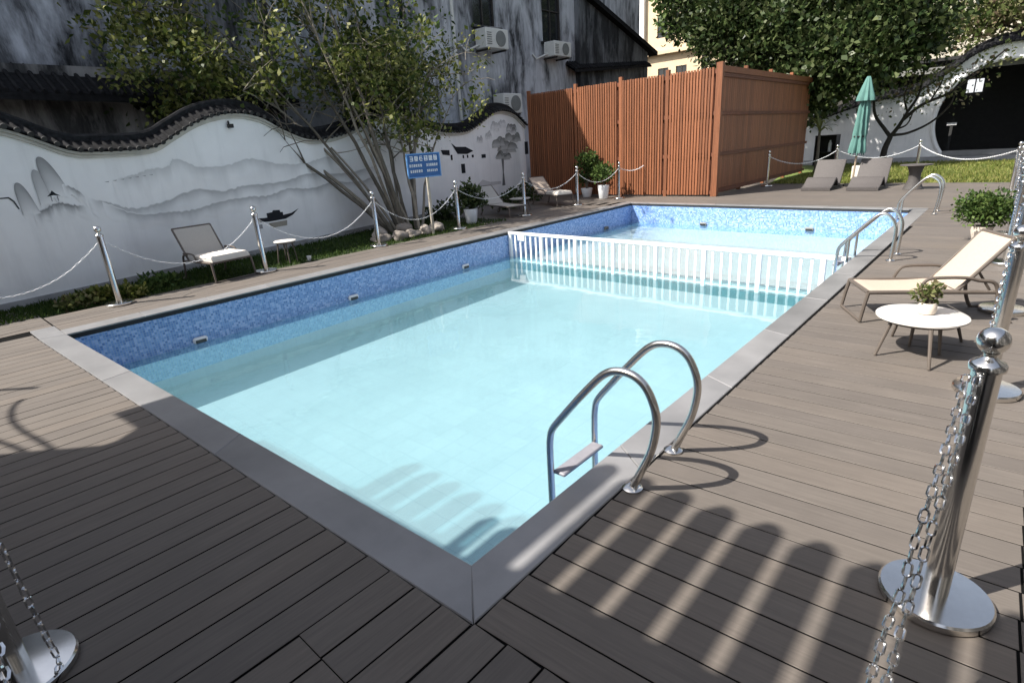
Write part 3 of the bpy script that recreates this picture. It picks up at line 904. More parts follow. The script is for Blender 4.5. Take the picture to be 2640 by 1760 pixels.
# far beige block seen between house and tree
be_loc = (-16, 34, 0)
be = empty('beige_block', be_loc, label='far beige apartment block behind the timber screen', cat='building')
def facade_y(name, y, x0, x1, z0, z1, holes, mat, parent, rel, depth=.2):
    m0 = MB()
    xs = sorted({x0, x1, *[h[0] for h in holes], *[h[1] for h in holes]}); zs = sorted({z0, z1, *[h[2] for h in holes], *[h[3] for h in holes]})
    for a, b_ in zip(xs, xs[1:]):
        for c, d in zip(zs, zs[1:]):
            xm, zm = (a + b_) / 2, (c + d) / 2
            if any(h[0] < xm < h[1] and h[2] < zm < h[3] for h in holes): continue
            m0.add([(a, y, c), (b_, y, c), (b_, y, d), (a, y, d)], [(0, 1, 2, 3)])
    for a, b_, c, d in holes:
        for p, q in (((a, c), (b_, c)), ((b_, c), (b_, d)), ((b_, d), (a, d)), ((a, d), (a, c))):
            m0.add([(p[0], y, p[1]), (q[0], y, q[1]), (q[0], y + depth, q[1]), (p[0], y + depth, p[1])], [(3, 2, 1, 0)])
    return m0.build(name, mat, parent, rel=rel)
bw = [(-17.2, -16.5, 7.2, 8.4), (-15.6, -14.9, 7.2, 8.4), (-17.1, -16.4, 4.5, 5.5), (-15.9, -15.2, 4.5, 5.5), (-13.8, -13.1, 4.5, 5.5)]
facade_y('wall', 34, -18, -8, -.1, 12, bw, MAT['beige'], be, be_loc)
MB().add([(-18, 34, -.1), (-18, 44, -.1), (-18, 44, 12), (-18, 34, 12)], [(0, 1, 2, 3)]).build('wall', MAT['white_paint'], be, rel=be_loc)
MB().box((-18.25, 33.9, 6), (.5, .3, 12)).build('corner_pier', MAT['white_paint'], be, rel=be_loc)
for (a, b_, c, d) in bw:
    f = MB().box(((a + b_) / 2, 34.1, (c + d) / 2), (b_ - a, .05, d - c)).build('window', MAT['glass'], be, rel=be_loc)
    MB().box(((a + b_) / 2, 34.06, (c + d) / 2), (.05, .04, d - c)).build('mullion', MAT['dark_frame'], f, rel=be_loc)
MB().box((-13, 33.85, 6.35), (10, .3, .18)).build('ledge', MAT['beige'], be, rel=be_loc)
MB().box((-13, 39, 12.1), (10.4, 10.4, .25)).build('roof', MAT['roof_tile'], be, rel=be_loc)

st_loc = (2, 37, 0)
sh = empty('stone_house', st_loc, label='pale stone-rendered house above the moon gate', cat='house')
hw = [(2.6, 3.6, 5.6, 7.0), (-1.6, -.6, 6.0, 7.2)]
facade_y('wall', 37, -8, 12, -.1, 10, hw, MAT['stone_beige'], sh, st_loc)
for (a, b_, c, d) in hw:
    MB().box(((a + b_) / 2, 37.1, (c + d) / 2), (b_ - a, .05, d - c)).build('window', MAT['glass'], sh, rel=st_loc)
MB().box((2, 41, 10.1), (20.4, 8.4, .25)).build('roof', MAT['roof_tile'], sh, rel=st_loc)

# ---------------------------------------------------------------- timber screen (slatted enclosure)
tx0, tx1, ty, th = -10.35, -4.46, 13.0, 3.0
ty2 = 20.6
ts_loc = (tx1, ty, 0)
ts = empty('timber_enclosure', ts_loc, label='tall red-brown slatted timber enclosure at the far end of the pool', cat='enclosure')
def tb(name, c, s, mat='timber', parent=None):
    return MB().box(c, s).build(name, MAT[mat], parent or ts, rel=ts_loc)
posts_x = [tx0, -8.62, -7.15, -5.80, tx1 - .05]
for k, x in enumerate(posts_x):
    tb('post', (x, ty, th / 2 + .02), (.09, .09, th + .07))
def slat_mesh(h, w_, t): return MB().box((0, 0, h / 2), (w_, t, h)).mesh('slat', MAT['timber'])
sm = slat_mesh(th - .08, .050, .022)
x = tx0 + .10; i = 0
while x < tx1 - .12:
    if min(abs(x - p) for p in posts_x) > .072:
        o = link('slat', sm, ts, (x - ts_loc[0], -.052, .04 + random.uniform(-.006, .006)))
        i += 1
    x += .076
for k in range(len(posts_x) - 1):
    a, b_ = posts_x[k] + .047, posts_x[k + 1] - .047
    for z in (.10, 1.0, 1.95, th - .13):
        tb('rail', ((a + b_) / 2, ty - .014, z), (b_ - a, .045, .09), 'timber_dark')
    for q in range(5):
        wq = (b_ - a) / 5
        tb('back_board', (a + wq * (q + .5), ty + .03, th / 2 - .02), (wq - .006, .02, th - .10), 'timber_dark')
posts_y = [ty + .05, 14.9, 16.8, 18.7, ty2]
for y in posts_y[1:]:
    tb('post', (tx1 - .115, y, th / 2 + .04), (.09, .09, th + .10))
bm_ = MB().box((0, 0, (th - .12) / 2), (.02, .118, th - .12)).mesh('side_board', MAT['timber'])
y = ty + .17
while y < ty2 - .1:
    if y > ty + .1:
        link('side_board', bm_, ts, (-.055, y - ty, .05 + random.uniform(-.005, .005)))
    y += .124
for k in range(len(posts_y) - 1):
    a, b_ = posts_y[k] + .047, posts_y[k + 1] - .047
    for z in (.12, 1.0, 1.95, th - .2):
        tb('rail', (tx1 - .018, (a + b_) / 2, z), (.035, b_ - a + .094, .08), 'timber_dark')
    tb('top_board', (tx1 - .02, (a + b_) / 2, th - .07), (.03, b_ - a + .09, .14))
tb('corner_board', (tx1 + .012, ty - .012, th / 2 + .03), (.11, .11, th + .06))

# ---------------------------------------------------------------- moon gate wall
GY = 28.5
mg_loc = (.2, GY, 0)
mg = empty('moon_gate_wall', mg_loc, label='white wall with a round moon gate and arched tiled crest', cat='wall')
GC = (.2, 1.36); GR = 2.03
gcrest_pts = [(-9.0, 1.55), (-7.4, 1.5), (-6.3, 1.62), (-5.8, 1.82), (-4.2, 2.28), (-2.7, 2.5), (-1.64, 3.12), (-.8, 3.72), (.25, 3.95), (1.3, 3.70), (2.3, 3.05), (3.2, 2.5), (5, 2.2), (8, 2.1)]
gc_ = smooth_curve([(a, b_, 0) for a, b_ in gcrest_pts], 8)
GX = [p.x for p in gc_]; GZ = [p.y for p in gc_]
def gcrest(x): return float(np.interp(x, GX, GZ))
xs = sorted(set([round(v, 3) for v in np.arange(-9, 8.01, .15)] + [round(GC[0] + GR * math.cos(a), 4) for a in np.linspace(0, math.pi, 49)]))
m_ = MB()
def halfh(x):
    d = GR * GR - (x - GC[0]) ** 2
    return math.sqrt(d) if d > 0 else 0
for a, b_ in zip(xs, xs[1:]):
    ha_, hb_ = halfh(a), halfh(b_)
    inside = abs((a + b_) / 2 - GC[0]) < GR
    for yy, flip in ((GY, False), (GY + .35, True)):
        if inside:
            quads = [[(a, yy, GC[1] + ha_), (b_, yy, GC[1] + hb_), (b_, yy, gcrest(b_)), (a, yy, gcrest(a))]]
            za, zb = GC[1] - ha_, GC[1] - hb_
            if max(za, zb) > -.1: quads.append([(a, yy, -.1), (b_, yy, -.1), (b_, yy, max(zb, -.1)), (a, yy, max(za, -.1))])
        else:
            quads = [[(a, yy, -.1), (b_, yy, -.1), (b_, yy, gcrest(b_)), (a, yy, gcrest(a))]]
        for qd in quads: m_.add(qd, [(3, 2, 1, 0) if flip else (0, 1, 2, 3)])
    m_.add([(a, GY, gcrest(a)), (b_, GY, gcrest(b_)), (b_, GY + .35, gcrest(b_)), (a, GY + .35, gcrest(a))], [(0, 1, 2, 3)])
m_.build('wall_panel', MAT['plaster'], mg, rel=mg_loc)
rv = MB(); tr = MB()
aa = [a for a in np.linspace(-.75, math.pi + .75, 64)]
for i in range(len(aa) - 1):
    p = [(GC[0] + GR * math.cos(a), GC[1] + GR * math.sin(a)) for a in (aa[i], aa[i + 1])]
    rv.add([(p[0][0], GY, p[0][1]), (p[1][0], GY, p[1][1]), (p[1][0], GY + .35, p[1][1]), (p[0][0], GY + .35, p[0][1])], [(0, 1, 2, 3)])
rv.build('reveal', MAT['mould'], mg, rel=mg_loc)
tr.tube([(GC[0] + (GR + .05) * math.cos(a), GY - .01, GC[1] + (GR + .05) * math.sin(a)) for a in aa], .075, 8)
tr.build('ring_moulding', MAT['plaster'], mg, rel=mg_loc)
gpath = [Vector((float(x), GY, gcrest(float(x)))) for x in np.arange(-6.6, 6.0, .03)]
tiled_cap(gpath, (0, -1, 0), mg, mg_loc, back=-.35, step=.19, over=.17, rise=.26, r=.055)
MB().box((.2, 28.675, .09), (3.2, .55, .18)).build('threshold', MAT['paving'], mg, rel=mg_loc)
# dark hall behind the gate
hl_loc = (.2, 31, 0)
hl = empty('gate_hall', hl_loc, label='dark hall seen through the moon gate', cat='building')
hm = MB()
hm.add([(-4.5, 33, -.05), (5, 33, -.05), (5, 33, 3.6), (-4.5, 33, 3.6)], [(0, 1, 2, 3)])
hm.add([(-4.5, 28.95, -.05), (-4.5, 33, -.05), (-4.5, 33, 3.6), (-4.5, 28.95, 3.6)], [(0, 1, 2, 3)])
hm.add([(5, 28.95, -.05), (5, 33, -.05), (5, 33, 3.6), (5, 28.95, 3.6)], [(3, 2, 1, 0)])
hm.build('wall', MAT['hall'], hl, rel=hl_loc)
MB().box((.25, 31, 3.68), (9.5, 4.2, .12)).build('ceiling', MAT['hall'], hl, rel=hl_loc)
MB().box((.25, 29.0, 3.3), (9.5, .14, .22)).build('beam', simple('grey_beam', (.2, .2, .19), .8), hl, rel=hl_loc)
pw = NT('lit_window_pane'); pw.base((.6, .6, .58)); pw.p.inputs['Emission Color'].default_value = (.9, .92, .95, 1); pw.p.inputs['Emission Strength'].default_value = .55
fw_ = MB()
for sx in (-1.36, -1.05, -.74):
    fw_.box((sx, 32.9, 2.72), (.045, .08, .62))
for z in (2.42, 3.02): fw_.box((-1.05, 32.9, z), (.66, .075, .045))
f = fw_.build('window', MAT['dark_frame'], hl, rel=hl_loc)
for sx in (-1.205, -.895):
    MB().box((sx, 32.93, 2.72), (.27, .02, .54)).build('pane', pw.m, f, rel=hl_loc)
MB().box((-1.42, 30.4, 1.2), (.34, .03, .1)).build('notice_plate', MAT['white_paint'], hl, rel=hl_loc)
MB().box((-1.42, 30.44, .7), (.1, .05, 1.45)).build('notice_post', MAT['hall'], hl, rel=hl_loc)
# ---------------------------------------------------------------- pool divider
dv_a = Vector((on_left(DIVL)[0] + .02, DIVL, 0)); dv_b = Vector((on_right(DIVR)[0] - .03, DIVR, 0))
dvd = empty('pool_divider', dv_a, label='white slatted divider fence standing across the pool', cat='fence')
DE = (dv_b - dv_a); DLEN = DE.length; DANG = math.atan2(DE.y, DE.x)
dvd.rotation_euler = (0, 0, DANG)
zb_ = DS + .004
MB().bbox((DLEN / 2, 0, -.022), (DLEN, .06, .05), .006).build('top_rail', MAT['white_paint'], dvd)
MB().bbox((DLEN / 2, 0, -.535), (DLEN - .1, .03, .03), .004).build('bottom_rail', MAT['white_paint'], dvd)
slm = MB().box((0, 0, 0), (.031, .02, .47)).mesh('slat', MAT['white_paint'])
psm = MB().bbox((0, 0, 0), (.06, .05, .525), .005).mesh('post', MAT['white_paint'])
ns = 44
for i in range(ns + 1):
    xx = .03 + (DLEN - .06) * i / ns
    if i % 6 == 0 or i == ns:
        link('post', psm, dvd, (xx, 0, -.31))
    else:
        link('slat', slm, dvd, (xx, 0, -.283))
MB().bbox((.33, -.02, -.09), (.16, .03, .12), .006).build('bracket', MAT['white_paint'], dvd)

# wall fittings at the water line
def fitting(p, rz, label, grey=False):
    t = empty('pool_light', p, rz, label=label, cat='pool fitting', group='round fittings at the water line')
    MB().bbox((.02, 0, 0), (.04, .17, .075), .02).build('housing', MAT['white_paint'] if not grey else MAT['ac_dark'], t)
    MB().bbox((.043, 0, -.012), (.012, .12, .042), .005).build('lens', MAT['glass'], t)
for k, y in enumerate((1.02, 3.18, 5.51)):
    q = on_left(y)
    fitting((q[0] + .002, y, -.425), 0, 'white fitting on the long blue wall, %s from the near corner' % ['first', 'second', 'third'][k])
q = on_left(10.2); fitting((q[0] + .002, 10.2, -.44), 0, 'dark fitting on the long blue wall beyond the divider', True)
for k, t_ in enumerate((.33, .715)):
    q = lerp(FL, FR, t_); fitting((q[0], q[1] - .002, -.43), R(-93.5), '%s dark fitting on the far blue wall' % ['left', 'right'][k], True)

# ---------------------------------------------------------------- ladders and handrails
MAT['tread'] = simple('grey_ladder_tread', (.22, .215, .235), .5, var=.08, scale=30)
RAIL = [(.226, .0), (.263, .093), (.313, .217), (.335, .325), (.336, .395), (.321, .455), (.288, .518), (.242, .555), (.188, .568), (.13, .56), (.083, .535), (.035, .49), (-.06, .38), (-.16, .256), (-.225, .17), (-.244, .11), (-.25, 0), (-.25, -.4), (-.25, -.74)]
RAIL2 = [(.335, 0), (.344, .19), (.345, .34), (.33, .41), (.30, .465), (.25, .515), (.193, .528), (.127, .485), (-.003, .345), (-.11, .226), (-.185, .133), (-.205, .069), (-.21, -.1), (-.21, -.5)]
RAIL3 = [(.298, 0), (.323, .263), (.325, .435), (.30, .51), (.263, .556), (.185, .6), (.102, .575), (-.025, .438), (-.179, .243), (-.21, .179), (-.215, .08), (-.215, -.5)]
def ladder(y, gap, prof, label, r=.0185, steps=True, n=2, brace=False):
    t = empty('pool_ladder', (0, y, 0), label=label, cat='ladder', group='steel pool ladders')
    for k in range(n):
        yy = k * gap
        c = smooth_curve([(x, yy, z) for x, z in prof], 4)
        rl = MB().tube(c, r, 12).build('handrail', MAT['rail_steel'], t, smooth=True)
        MB().lathe([(.047, .002), (.047, .009), (.04, .014), (.024, .02), (.02, .02)], 24, (prof[0][0], yy, 0)).build('flange', MAT['steel'], t, smooth=True)
        if brace:
            MB().tube([(-.10, yy, .235), (-.10, yy, -.05)], r * .8, 8).build('brace', MAT['rail_steel'], rl, smooth=True)
    if steps:
        for z in (-.12, -.38, -.64):
            MB().bbox((-.215, gap / 2, z + .02), (.075, gap - .04, .022), .006).build('tread', MAT['tread'], t)
ladder(.806, .407, RAIL, 'curved steel pool ladder nearest the camera')
ladder(6.39, .42, RAIL2, 'steel pool ladder beside the beige lounger', brace=True)
ladder(10.5, .40, RAIL3, 'farthest steel pool ladder near the far corner', n=2, steps=True)

# ---------------------------------------------------------------- stanchions and chains
def make_stanchion(x, y, label, group, hi=True):
    t = empty('stanchion', (x, y, 0), random.uniform(0, 6), label=label, cat='post', group=group)
    key = 'st_hi' if hi else 'st_lo'
    if key not in BM:
        n = 40 if hi else 14
        BM[key] = [
            MB().lathe([(.155, .002), (.158, .006), (.158, .026), (.152, .033), (.10, .036), (.04, .039)], n).mesh('base', MAT['steel'], True),
            MB().lathe([(.036, .03), (.036, .832)], n).mesh('pole', MAT['steel'], True),
            MB().lathe([(.038, .824), (.044, .828), (.045, .842), (.04, .85), (.024, .858), (.016, .868), (.018, .876), (.022, .880)], n).mesh('cap', MAT['steel'], True),
            MB().lathe([(.039 * math.sin(math.pi * k / 18), .914 - .039 * math.cos(math.pi * k / 18)) for k in range(1, 18)], n).mesh('ball', MAT['steel'], True)]
    for nm, me in zip(('base', 'pole', 'cap', 'ball'), BM[key]):
        link(nm, me, t)
    return t

def link_mesh(ln, wd, r, M_=10, m_=4):
    k = MB()
    for i in range(M_):
        a = 2 * math.pi * i / M_
        ca, sa = math.cos(a), math.sin(a)
        cx = (ln / 2 - wd / 2) * (1 if ca >= 0 else -1) * min(1, abs(ca) * 3) + ca * (wd / 2 - r)
        cy = sa * (wd / 2 - r)
        for j in range(m_):
            b_ = 2 * math.pi * j / m_
            k.v.append((cx + ca * r * math.cos(b_), cy + sa * r * math.cos(b_), r * math.sin(b_)))
    k.a = [0] * len(k.v)
    k.f = [(i * m_ + j, ((i + 1) % M_) * m_ + j, ((i + 1) % M_) * m_ + (j + 1) % m_, i * m_ + (j + 1) % m_) for i in range(M_) for j in range(m_)]
    return k

def chain(pts, label, group, single=False, ln=.044, wd=.026, r=.0038, mat='chain_steel'):
    """links strung along a polyline; near chains have single links, far ones one mesh"""
    pts = [Vector(p) for p in pts]
    t = empty('chain', pts[0], label=label, cat='chain', group=group)
    base = link_mesh(ln, wd, r, 10 if single else 8, 4 if single else 3)
    me = base.mesh('chain_link', MAT[mat], True) if single else None
    step = ln - 2.2 * r
    seg = 0; acc = 0.0; d = step / 2; k = 0
    cum = [0]
    for a, b_ in zip(pts, pts[1:]): cum.append(cum[-1] + (b_ - a).length)
    big = MB()
    while d < cum[-1]:
        while cum[seg + 1] < d: seg += 1
        u = (d - cum[seg]) / (cum[seg + 1] - cum[seg])
        p = pts[seg].lerp(pts[seg + 1], u); tg = (pts[seg + 1] - pts[seg]).normalized()
        s = tg.cross(Vector((0, 0, 1))); s = s.normalized() if s.length > 1e-4 else Vector((1, 0, 0))
        up = s.cross(tg)
        if k % 2: s, up = up, -s
        an = random.uniform(-.25, .25); s, up = s * math.cos(an) + up * math.sin(an), up * math.cos(an) - s * math.sin(an)
        M4 = Matrix(((tg.x, s.x, up.x, p.x), (tg.y, s.y, up.y, p.y), (tg.z, s.z, up.z, p.z), (0, 0, 0, 1)))
        if single:
            o = link('chain_link', me, t)
            M4.translation = p - pts[0]
            o.matrix_local = M4
        else:
            big.add([M4 @ Vector(v) for v in base.v], base.f)
        d += step; k += 1
    if not single:
        o = big.build('links', MAT[mat], t, rel=pts[0])
        o['kind'] = 'stuff'
    return t
def hang(a, b_, sag, n=24):
    a, b_ = Vector(a), Vector(b_)
    return [a.lerp(b_, i / n) - Vector((0, 0, 4 * sag * (i / n) * (1 - i / n))) for i in range(n + 1)]

ORD = ['first', 'second', 'third', 'fourth', 'fifth', 'sixth', 'seventh', 'eighth']
LP = [(-6.726, .549), (-6.845, 2.465), (-7.035, 4.625), (-7.115, 6.658), (-7.10, 8.72), (-7.072, 10.763), (-6.802, 12.317)]
for k, (x, y) in enumerate(LP):
    make_stanchion(x, y, 'steel post by the mural wall, %s from the near end' % ORD[k], 'posts along the mural wall', k < 2)
lp = [(-6.62, -1.35)] + LP
for k in range(len(lp) - 1):
    a, b_ = lp[k], lp[k + 1]
    nm = 'white chain running off to the left from the first post' if k == 0 else 'white chain between the %s and %s posts by the mural wall' % (ORD[k - 1], ORD[k])
    chain(hang((*a, .80), (*b_, .80), .46 if k < 4 else .3), nm, 'chains along the mural wall', mat='chain_white', ln=.05, wd=.024, r=.0032)
RP = [(1.341, .836), (1.369, 2.823), (1.375, 4.677), (1.33, 6.65), (1.30, 8.62), (1.27, 10.6), (1.22, 12.5), (1.15, 14.3)]
for k, (x, y) in enumerate(RP):
    make_stanchion(x, y, 'steel post on the right deck, %s' % (['nearest the camera', 'second away from the camera', 'third away from the camera', 'fourth away from the camera', 'fifth away from the camera', 'sixth away from the camera', 'seventh away from the camera', 'last before the far lawn'][k]), 'posts along the right deck', k < 3)
for k in range(len(RP) - 1):
    a, b_ = RP[k], RP[k + 1]
    chain(hang((a[0] - .03, a[1] + .04, .81), (b_[0] - .03, b_[1] - .04, .81), .30), 'steel chain between the %s and %s posts on the right deck' % (ORD[k], ORD[k + 1]), 'chains along the right deck', mat='chain_steel')
# the nearest post carries a double chain that swings towards the camera
make_stanchion(1.20, -1.30, 'steel corner post under the camera', 'posts along the right deck', False)
c1 = smooth_curve([(1.30, .80, .815), (1.296, .56, .715), (1.287, .36, .615), (1.278, .315, .52), (1.278, .28, .45), (1.271, .235, .40), (1.265, .17, .37), (1.262, .05, .345), (1.25, -.3, .36), (1.22, -1.22, .80)], 6)
c2 = smooth_curve([(1.325, .80, .815), (1.318, .6, .70), (1.309, .41, .60), (1.302, .37, .50), (1.299, .325, .43), (1.295, .265, .38), (1.292, .20, .35), (1.291, .08, .325), (1.28, -.3, .34), (1.23, -1.22, .78)], 6)
chain(c1, 'left strand of the doubled steel chain hanging from the nearest post', 'double chain at the nearest post', True, .042, .024, .0033)
chain(c2, 'right strand of the doubled steel chain hanging from the nearest post', 'double chain at the nearest post', True, .042, .024, .0033)
make_stanchion(-.83, -1.245, 'steel post cut off at the lower left corner', 'posts along the front deck', True)
chain(hang((-.77, -1.19, .81), (1.14, -1.30, .81), .30), 'steel chain along the front deck below the frame', 'chains along the front deck', mat='chain_steel')
chain([(-.765, -1.165, .5), (-.76, -1.16, .3), (-.752, -1.155, .12), (-.745, -1.15, .05), (-.70, -1.16, .042)], 'loose steel chain end lying on the base at the lower left', 'chains along the front deck', True, .042, .024, .0036)
FP = [(-4.05, 15.6), (-2.9, 17.9), (-1.07, 19.1)]
for k, (x, y) in enumerate(FP):
    make_stanchion(x, y, ['steel post beside the shaded face of the timber enclosure', 'steel post behind the left wicker lounger', 'steel post in front of the bare tree'][k], 'posts at the far end', False)
for a, b_, lb in ((FP[0], FP[1], 'pale rope chain behind the left wicker lounger'), (FP[1], FP[2], 'pale rope chain behind the green parasol'), (FP[2], (1.15, 14.3), 'pale rope chain sagging in front of the far lawn'), (LP[6], (-6.4, 12.9), 'short chain from the last wall post to the timber screen')):
    chain(hang((*a, .80), (*b_, .80), .28 if b_[1] != 12.9 else .1), lb, 'chains at the far end', mat='chain_white', ln=.06, wd=.034, r=.006)

# ---------------------------------------------------------------- loungers and tables
MAT['sling'] = simple('beige_sling_mesh', (.40, .325, .26), .8, var=.05, scale=60, bump=.2, bscale=400)
MAT['sling_grey'] = simple('taupe_sling_mesh', (.43, .405, .365), .8, var=.06, scale=60, bump=.2, bscale=400)
MAT['cushion'] = simple('cream_cushion', (.60, .56, .50), .85, var=.05, scale=8, bump=.15, bscale=90)
MAT['frame'] = simple('bronze_frame', (.10, .082, .068), .45, var=.1, spec=.5)
MAT['wicker'] = simple('grey_brown_wicker', (.078, .07, .067), .7, var=.25, scale=60, bump=.5, bscale=180)
MAT['table_top'] = simple('pale_stone_top', (.62, .59, .55), .35, var=.05, scale=9)

def lounger(name, loc, yaw, sl, wd, h, bl, ba, label, sling, cushion=None, group='loungers round the pool', tail=.25, arms=True):
    """local x runs from the foot end towards the back; seat at height h"""
    t = empty(name, loc, yaw, label=label, cat='lounger', group=group)
    hw = wd / 2; r = .016
    bx, bz = sl + bl * math.cos(ba), h + bl * math.sin(ba)
    for s in (-1, 1):
        y = s * hw
        MB().tube(smooth_curve([(0, y, h), (sl * .5, y, h), (sl + tail, y, h - .005)], 3), r, 8).build('side_rail', MAT['frame'], t, smooth=True)
        MB().tube(smooth_curve([(sl, y * .96, h), (sl + (bx - sl) * .5, y * .96, h + (bz - h) * .5), (bx, y * .96, bz)], 3), r * .9, 8).build('back_rail', MAT['frame'], t, smooth=True)
        # front leg with its slight splay
        MB().tube([(0, y, h), (-.02, y * 1.02, h * .55), (-.035, y * 1.03, .008)], [r, r * .95, r * .8], 8).build('leg', MAT['frame'], t, smooth=True)
        # rear leg bends back into a foot
        x2 = sl + tail * .75
        MB().tube(smooth_curve([(x2 - .10, y * 1.04, h + .09), (x2 + .02, y * 1.04, h + .06), (x2 + .06, y * 1.04, h * .5), (x2 + .11, y * 1.04, .012), (x2 + .17, y * 1.04, .01)], 4), r * .9, 8).build('leg', MAT['frame'], t, smooth=True)
        if arms:
            MB().tube(smooth_curve([(sl * .55, y * 1.06, h), (sl * .62, y * 1.06, h + .085), (sl * .7, y * 1.06, h + .11), (sl * .9, y * 1.06, h + .115), (sl + .05, y * 1.06, h + .11), (x2 - .10, y * 1.04, h + .09)], 4), r * .8, 8).build('arm', MAT['frame'], t, smooth=True)
        MB().tube([(sl + bl * .42 * math.cos(ba), y * .8, h + bl * .42 * math.sin(ba)), (sl + tail * .8, y * .8, h)], r * .6, 6).build('strut', MAT['frame'], t)
    MB().tube([(0, -hw, h), (0, hw, h)], r, 8).build('cross_bar', MAT['frame'], t)
    MB().tube([(-.035, -hw * 1.03, .014), (-.035, hw * 1.03, .014)], r * .7, 8).build('stretcher', MAT['frame'], t)
    MB().tube([(bx, -hw * .96, bz), (bx, hw * .96, bz)], r * .9, 8).build('cross_bar', MAT['frame'], t)
    def slab(pts, th, wd_, nm, mat):
        m0 = MB(); c = smooth_curve(pts, 4)
        for k, p in enumerate(c):
            a = c[max(k - 1, 0)]; b_ = c[min(k + 1, len(c) - 1)]
            d = (b_ - a).normalized(); nn = Vector((-d.z, 0, d.x))
            e = .35 if k in (0, len(c) - 1) else 1
            for yy, hh in ((-wd_ / 2, 0), (-wd_ / 2, th * e * .7), (-wd_ / 2 + .02, th * e), (wd_ / 2 - .02, th * e), (wd_ / 2, th * e * .7), (wd_ / 2, 0)):
                q = p + nn * hh; m0.v.append((q.x, yy, q.z)); m0.a.append(0)
        for k in range(len(c) - 1):
            for j in range(6):
                m0.f.append((k * 6 + j, k * 6 + (j + 1) % 6, k * 6 + 6 + (j + 1) % 6, k * 6 + 6 + j))
        m0.f += [(5, 4, 3, 2, 1, 0), tuple(range(len(c) * 6 - 6, len(c) * 6))]
        return m0.build(nm, mat, t, smooth=True)
    slab([(-.005, 0, h - .002), (sl * .3, 0, h - .012), (sl * .7, 0, h - .012), (sl + .0, 0, h)], .014, wd - .01, 'seat', sling)
    slab([(sl + .01, 0, h + .008), (sl + (bx - sl) * .33, 0, h + (bz - h) * .30), (sl + (bx - sl) * .66, 0, h + (bz - h) * .64), (bx, 0, bz)], .014, wd * .96 - .01, 'backrest', sling)
    if cushion:
        slab([(-.02, 0, h + .014), (.1, 0, h + .016), (cushion * .6, 0, h + .016), (cushion, 0, h + .016)], .075, wd - .03, 'cushion', MAT['cushion'])
    return t
lounger('sun_lounger', (.455, 4.06, 0), R(29), .60, .43, .246, .50, R(52), 'beige sling lounger on the right deck beside the round table', MAT['sling'], tail=.30)
lounger('sun_lounger', (-6.82, 2.0, 0), R(187), .62, .575, .272, .52, R(58), 'taupe lounger with cream foot cushion below the painted boat', MAT['sling_grey'], cushion=.5, tail=.1)
lounger('sun_lounger', (-7.11, 8.5, 0), R(163), 1.0, .47, .24, .70, R(35), 'long grey lounger with a curled foot end by the white pot', MAT['sling_grey'], arms=False)
lounger('sun_lounger', (-7.32, 10.55, 0), R(158), .95, .47, .275, .66, R(38), 'cream cushioned lounger in front of the timber screen', MAT['sling'], cushion=.6)

def side_table(loc, r_, h, label, legs, top='table_top', inner=0, group='side tables'):
    t = empty('side_table', loc, label=label, cat='table', group=group)
    MB().lathe([(r_ - .012, h - .022), (r_, h - .016), (r_, h - .005), (r_ - .006, h), (.01, h)], 48).build('table_top', MAT[top], t, smooth=True)
    MB().lathe([(r_ * .86, h - .04), (r_ * .86, h - .0225), (r_ * .8, h - .0225), (r_ * .8, h - .04)], 32).build('apron', MAT['frame'], t)
    for x, y in legs:
        k = .72 if math.hypot(x, y) > r_ * .8 else .8
        MB().tube([(x * k, y * k, h - .03), (x, y, .004)], [.013, .009], 8).build('leg', MAT['frame'], t, smooth=True)
    return t
side_table((.965, 3.345, 0), .262, .268, 'round pale-topped table with splayed bronze legs on the right deck', [(-.20, -.215), (.115, -.335), (.225, .355), (-.175, .265), (-.045, .08), (.135, -.005)])
side_table((-7.22, 3.02, 0), .17, .355, 'small pale-topped table on the grass right of the taupe lounger', [(-.03, -.16), (.0, .15), (.13, -.05), (-.13, .03)])
side_table((-7.95, 9.55, 0), .26, .30, 'small grey table between the two far loungers', [(.2, -.15), (.18, .18), (-.2, -.15), (-.18, .18)], 'sling_grey')
cup = empty('paper_cup', (-7.03, 3.27, 0), label='white paper cup standing at the edge of the grass', cat='cup')
MB().lathe([(.025, -.004), (.036, .075), (.039, .077), (.034, .07), (.024, .004)], 20).build('cup_body', MAT['white_paint'], cup, smooth=True)

def wave_lounger(x, y, w_, label, rz=0.0):
    t = empty('wicker_lounger', (x, y, 0), rz, label=label, cat='lounger', group='grey wicker wave loungers')
    prof = smooth_curve([(0, 0, .07), (.12, 0, .085), (.30, 0, .16), (.46, 0, .255), (.58, 0, .275), (.70, 0, .20), (.82, 0, .115), (.94, 0, .14), (1.06, 0, .30), (1.19, 0, .48), (1.32, 0, .655)], 5)
    m0 = MB()
    for k, p in enumerate(prof):
        a = prof[max(k - 1, 0)]; b_ = prof[min(k + 1, len(prof) - 1)]; d = (b_ - a).normalized(); nn = Vector((-d.z, 0, d.x))
        for yy, hh in ((-w_ / 2, -.065), (-w_ / 2, -.01), (-w_ / 2 + .02, 0), (w_ / 2 - .02, 0), (w_ / 2, -.01), (w_ / 2, -.065)):
            q_ = p + nn * hh; m0.v.append((yy, q_.x, q_.z)); m0.a.append(0)
    for k in range(len(prof) - 1):
        for j in range(6): m0.f.append((k * 6 + j, k * 6 + 6 + j, k * 6 + 6 + (j + 1) % 6, k * 6 + (j + 1) % 6))
    m0.f += [(0, 1, 2, 3, 4, 5), tuple(range(len(prof) * 6 - 1, len(prof) * 6 - 7, -1))]
    m0.build('shell', MAT['wicker'], t, smooth=True)
    for s in (-1, 1):
        MB().tube([(s * (w_ / 2 - .05), 1.06, .235), (s * (w_ / 2 - .05), 1.13, .012)], .018, 8).build('leg', MAT['frame'], t)
    return t
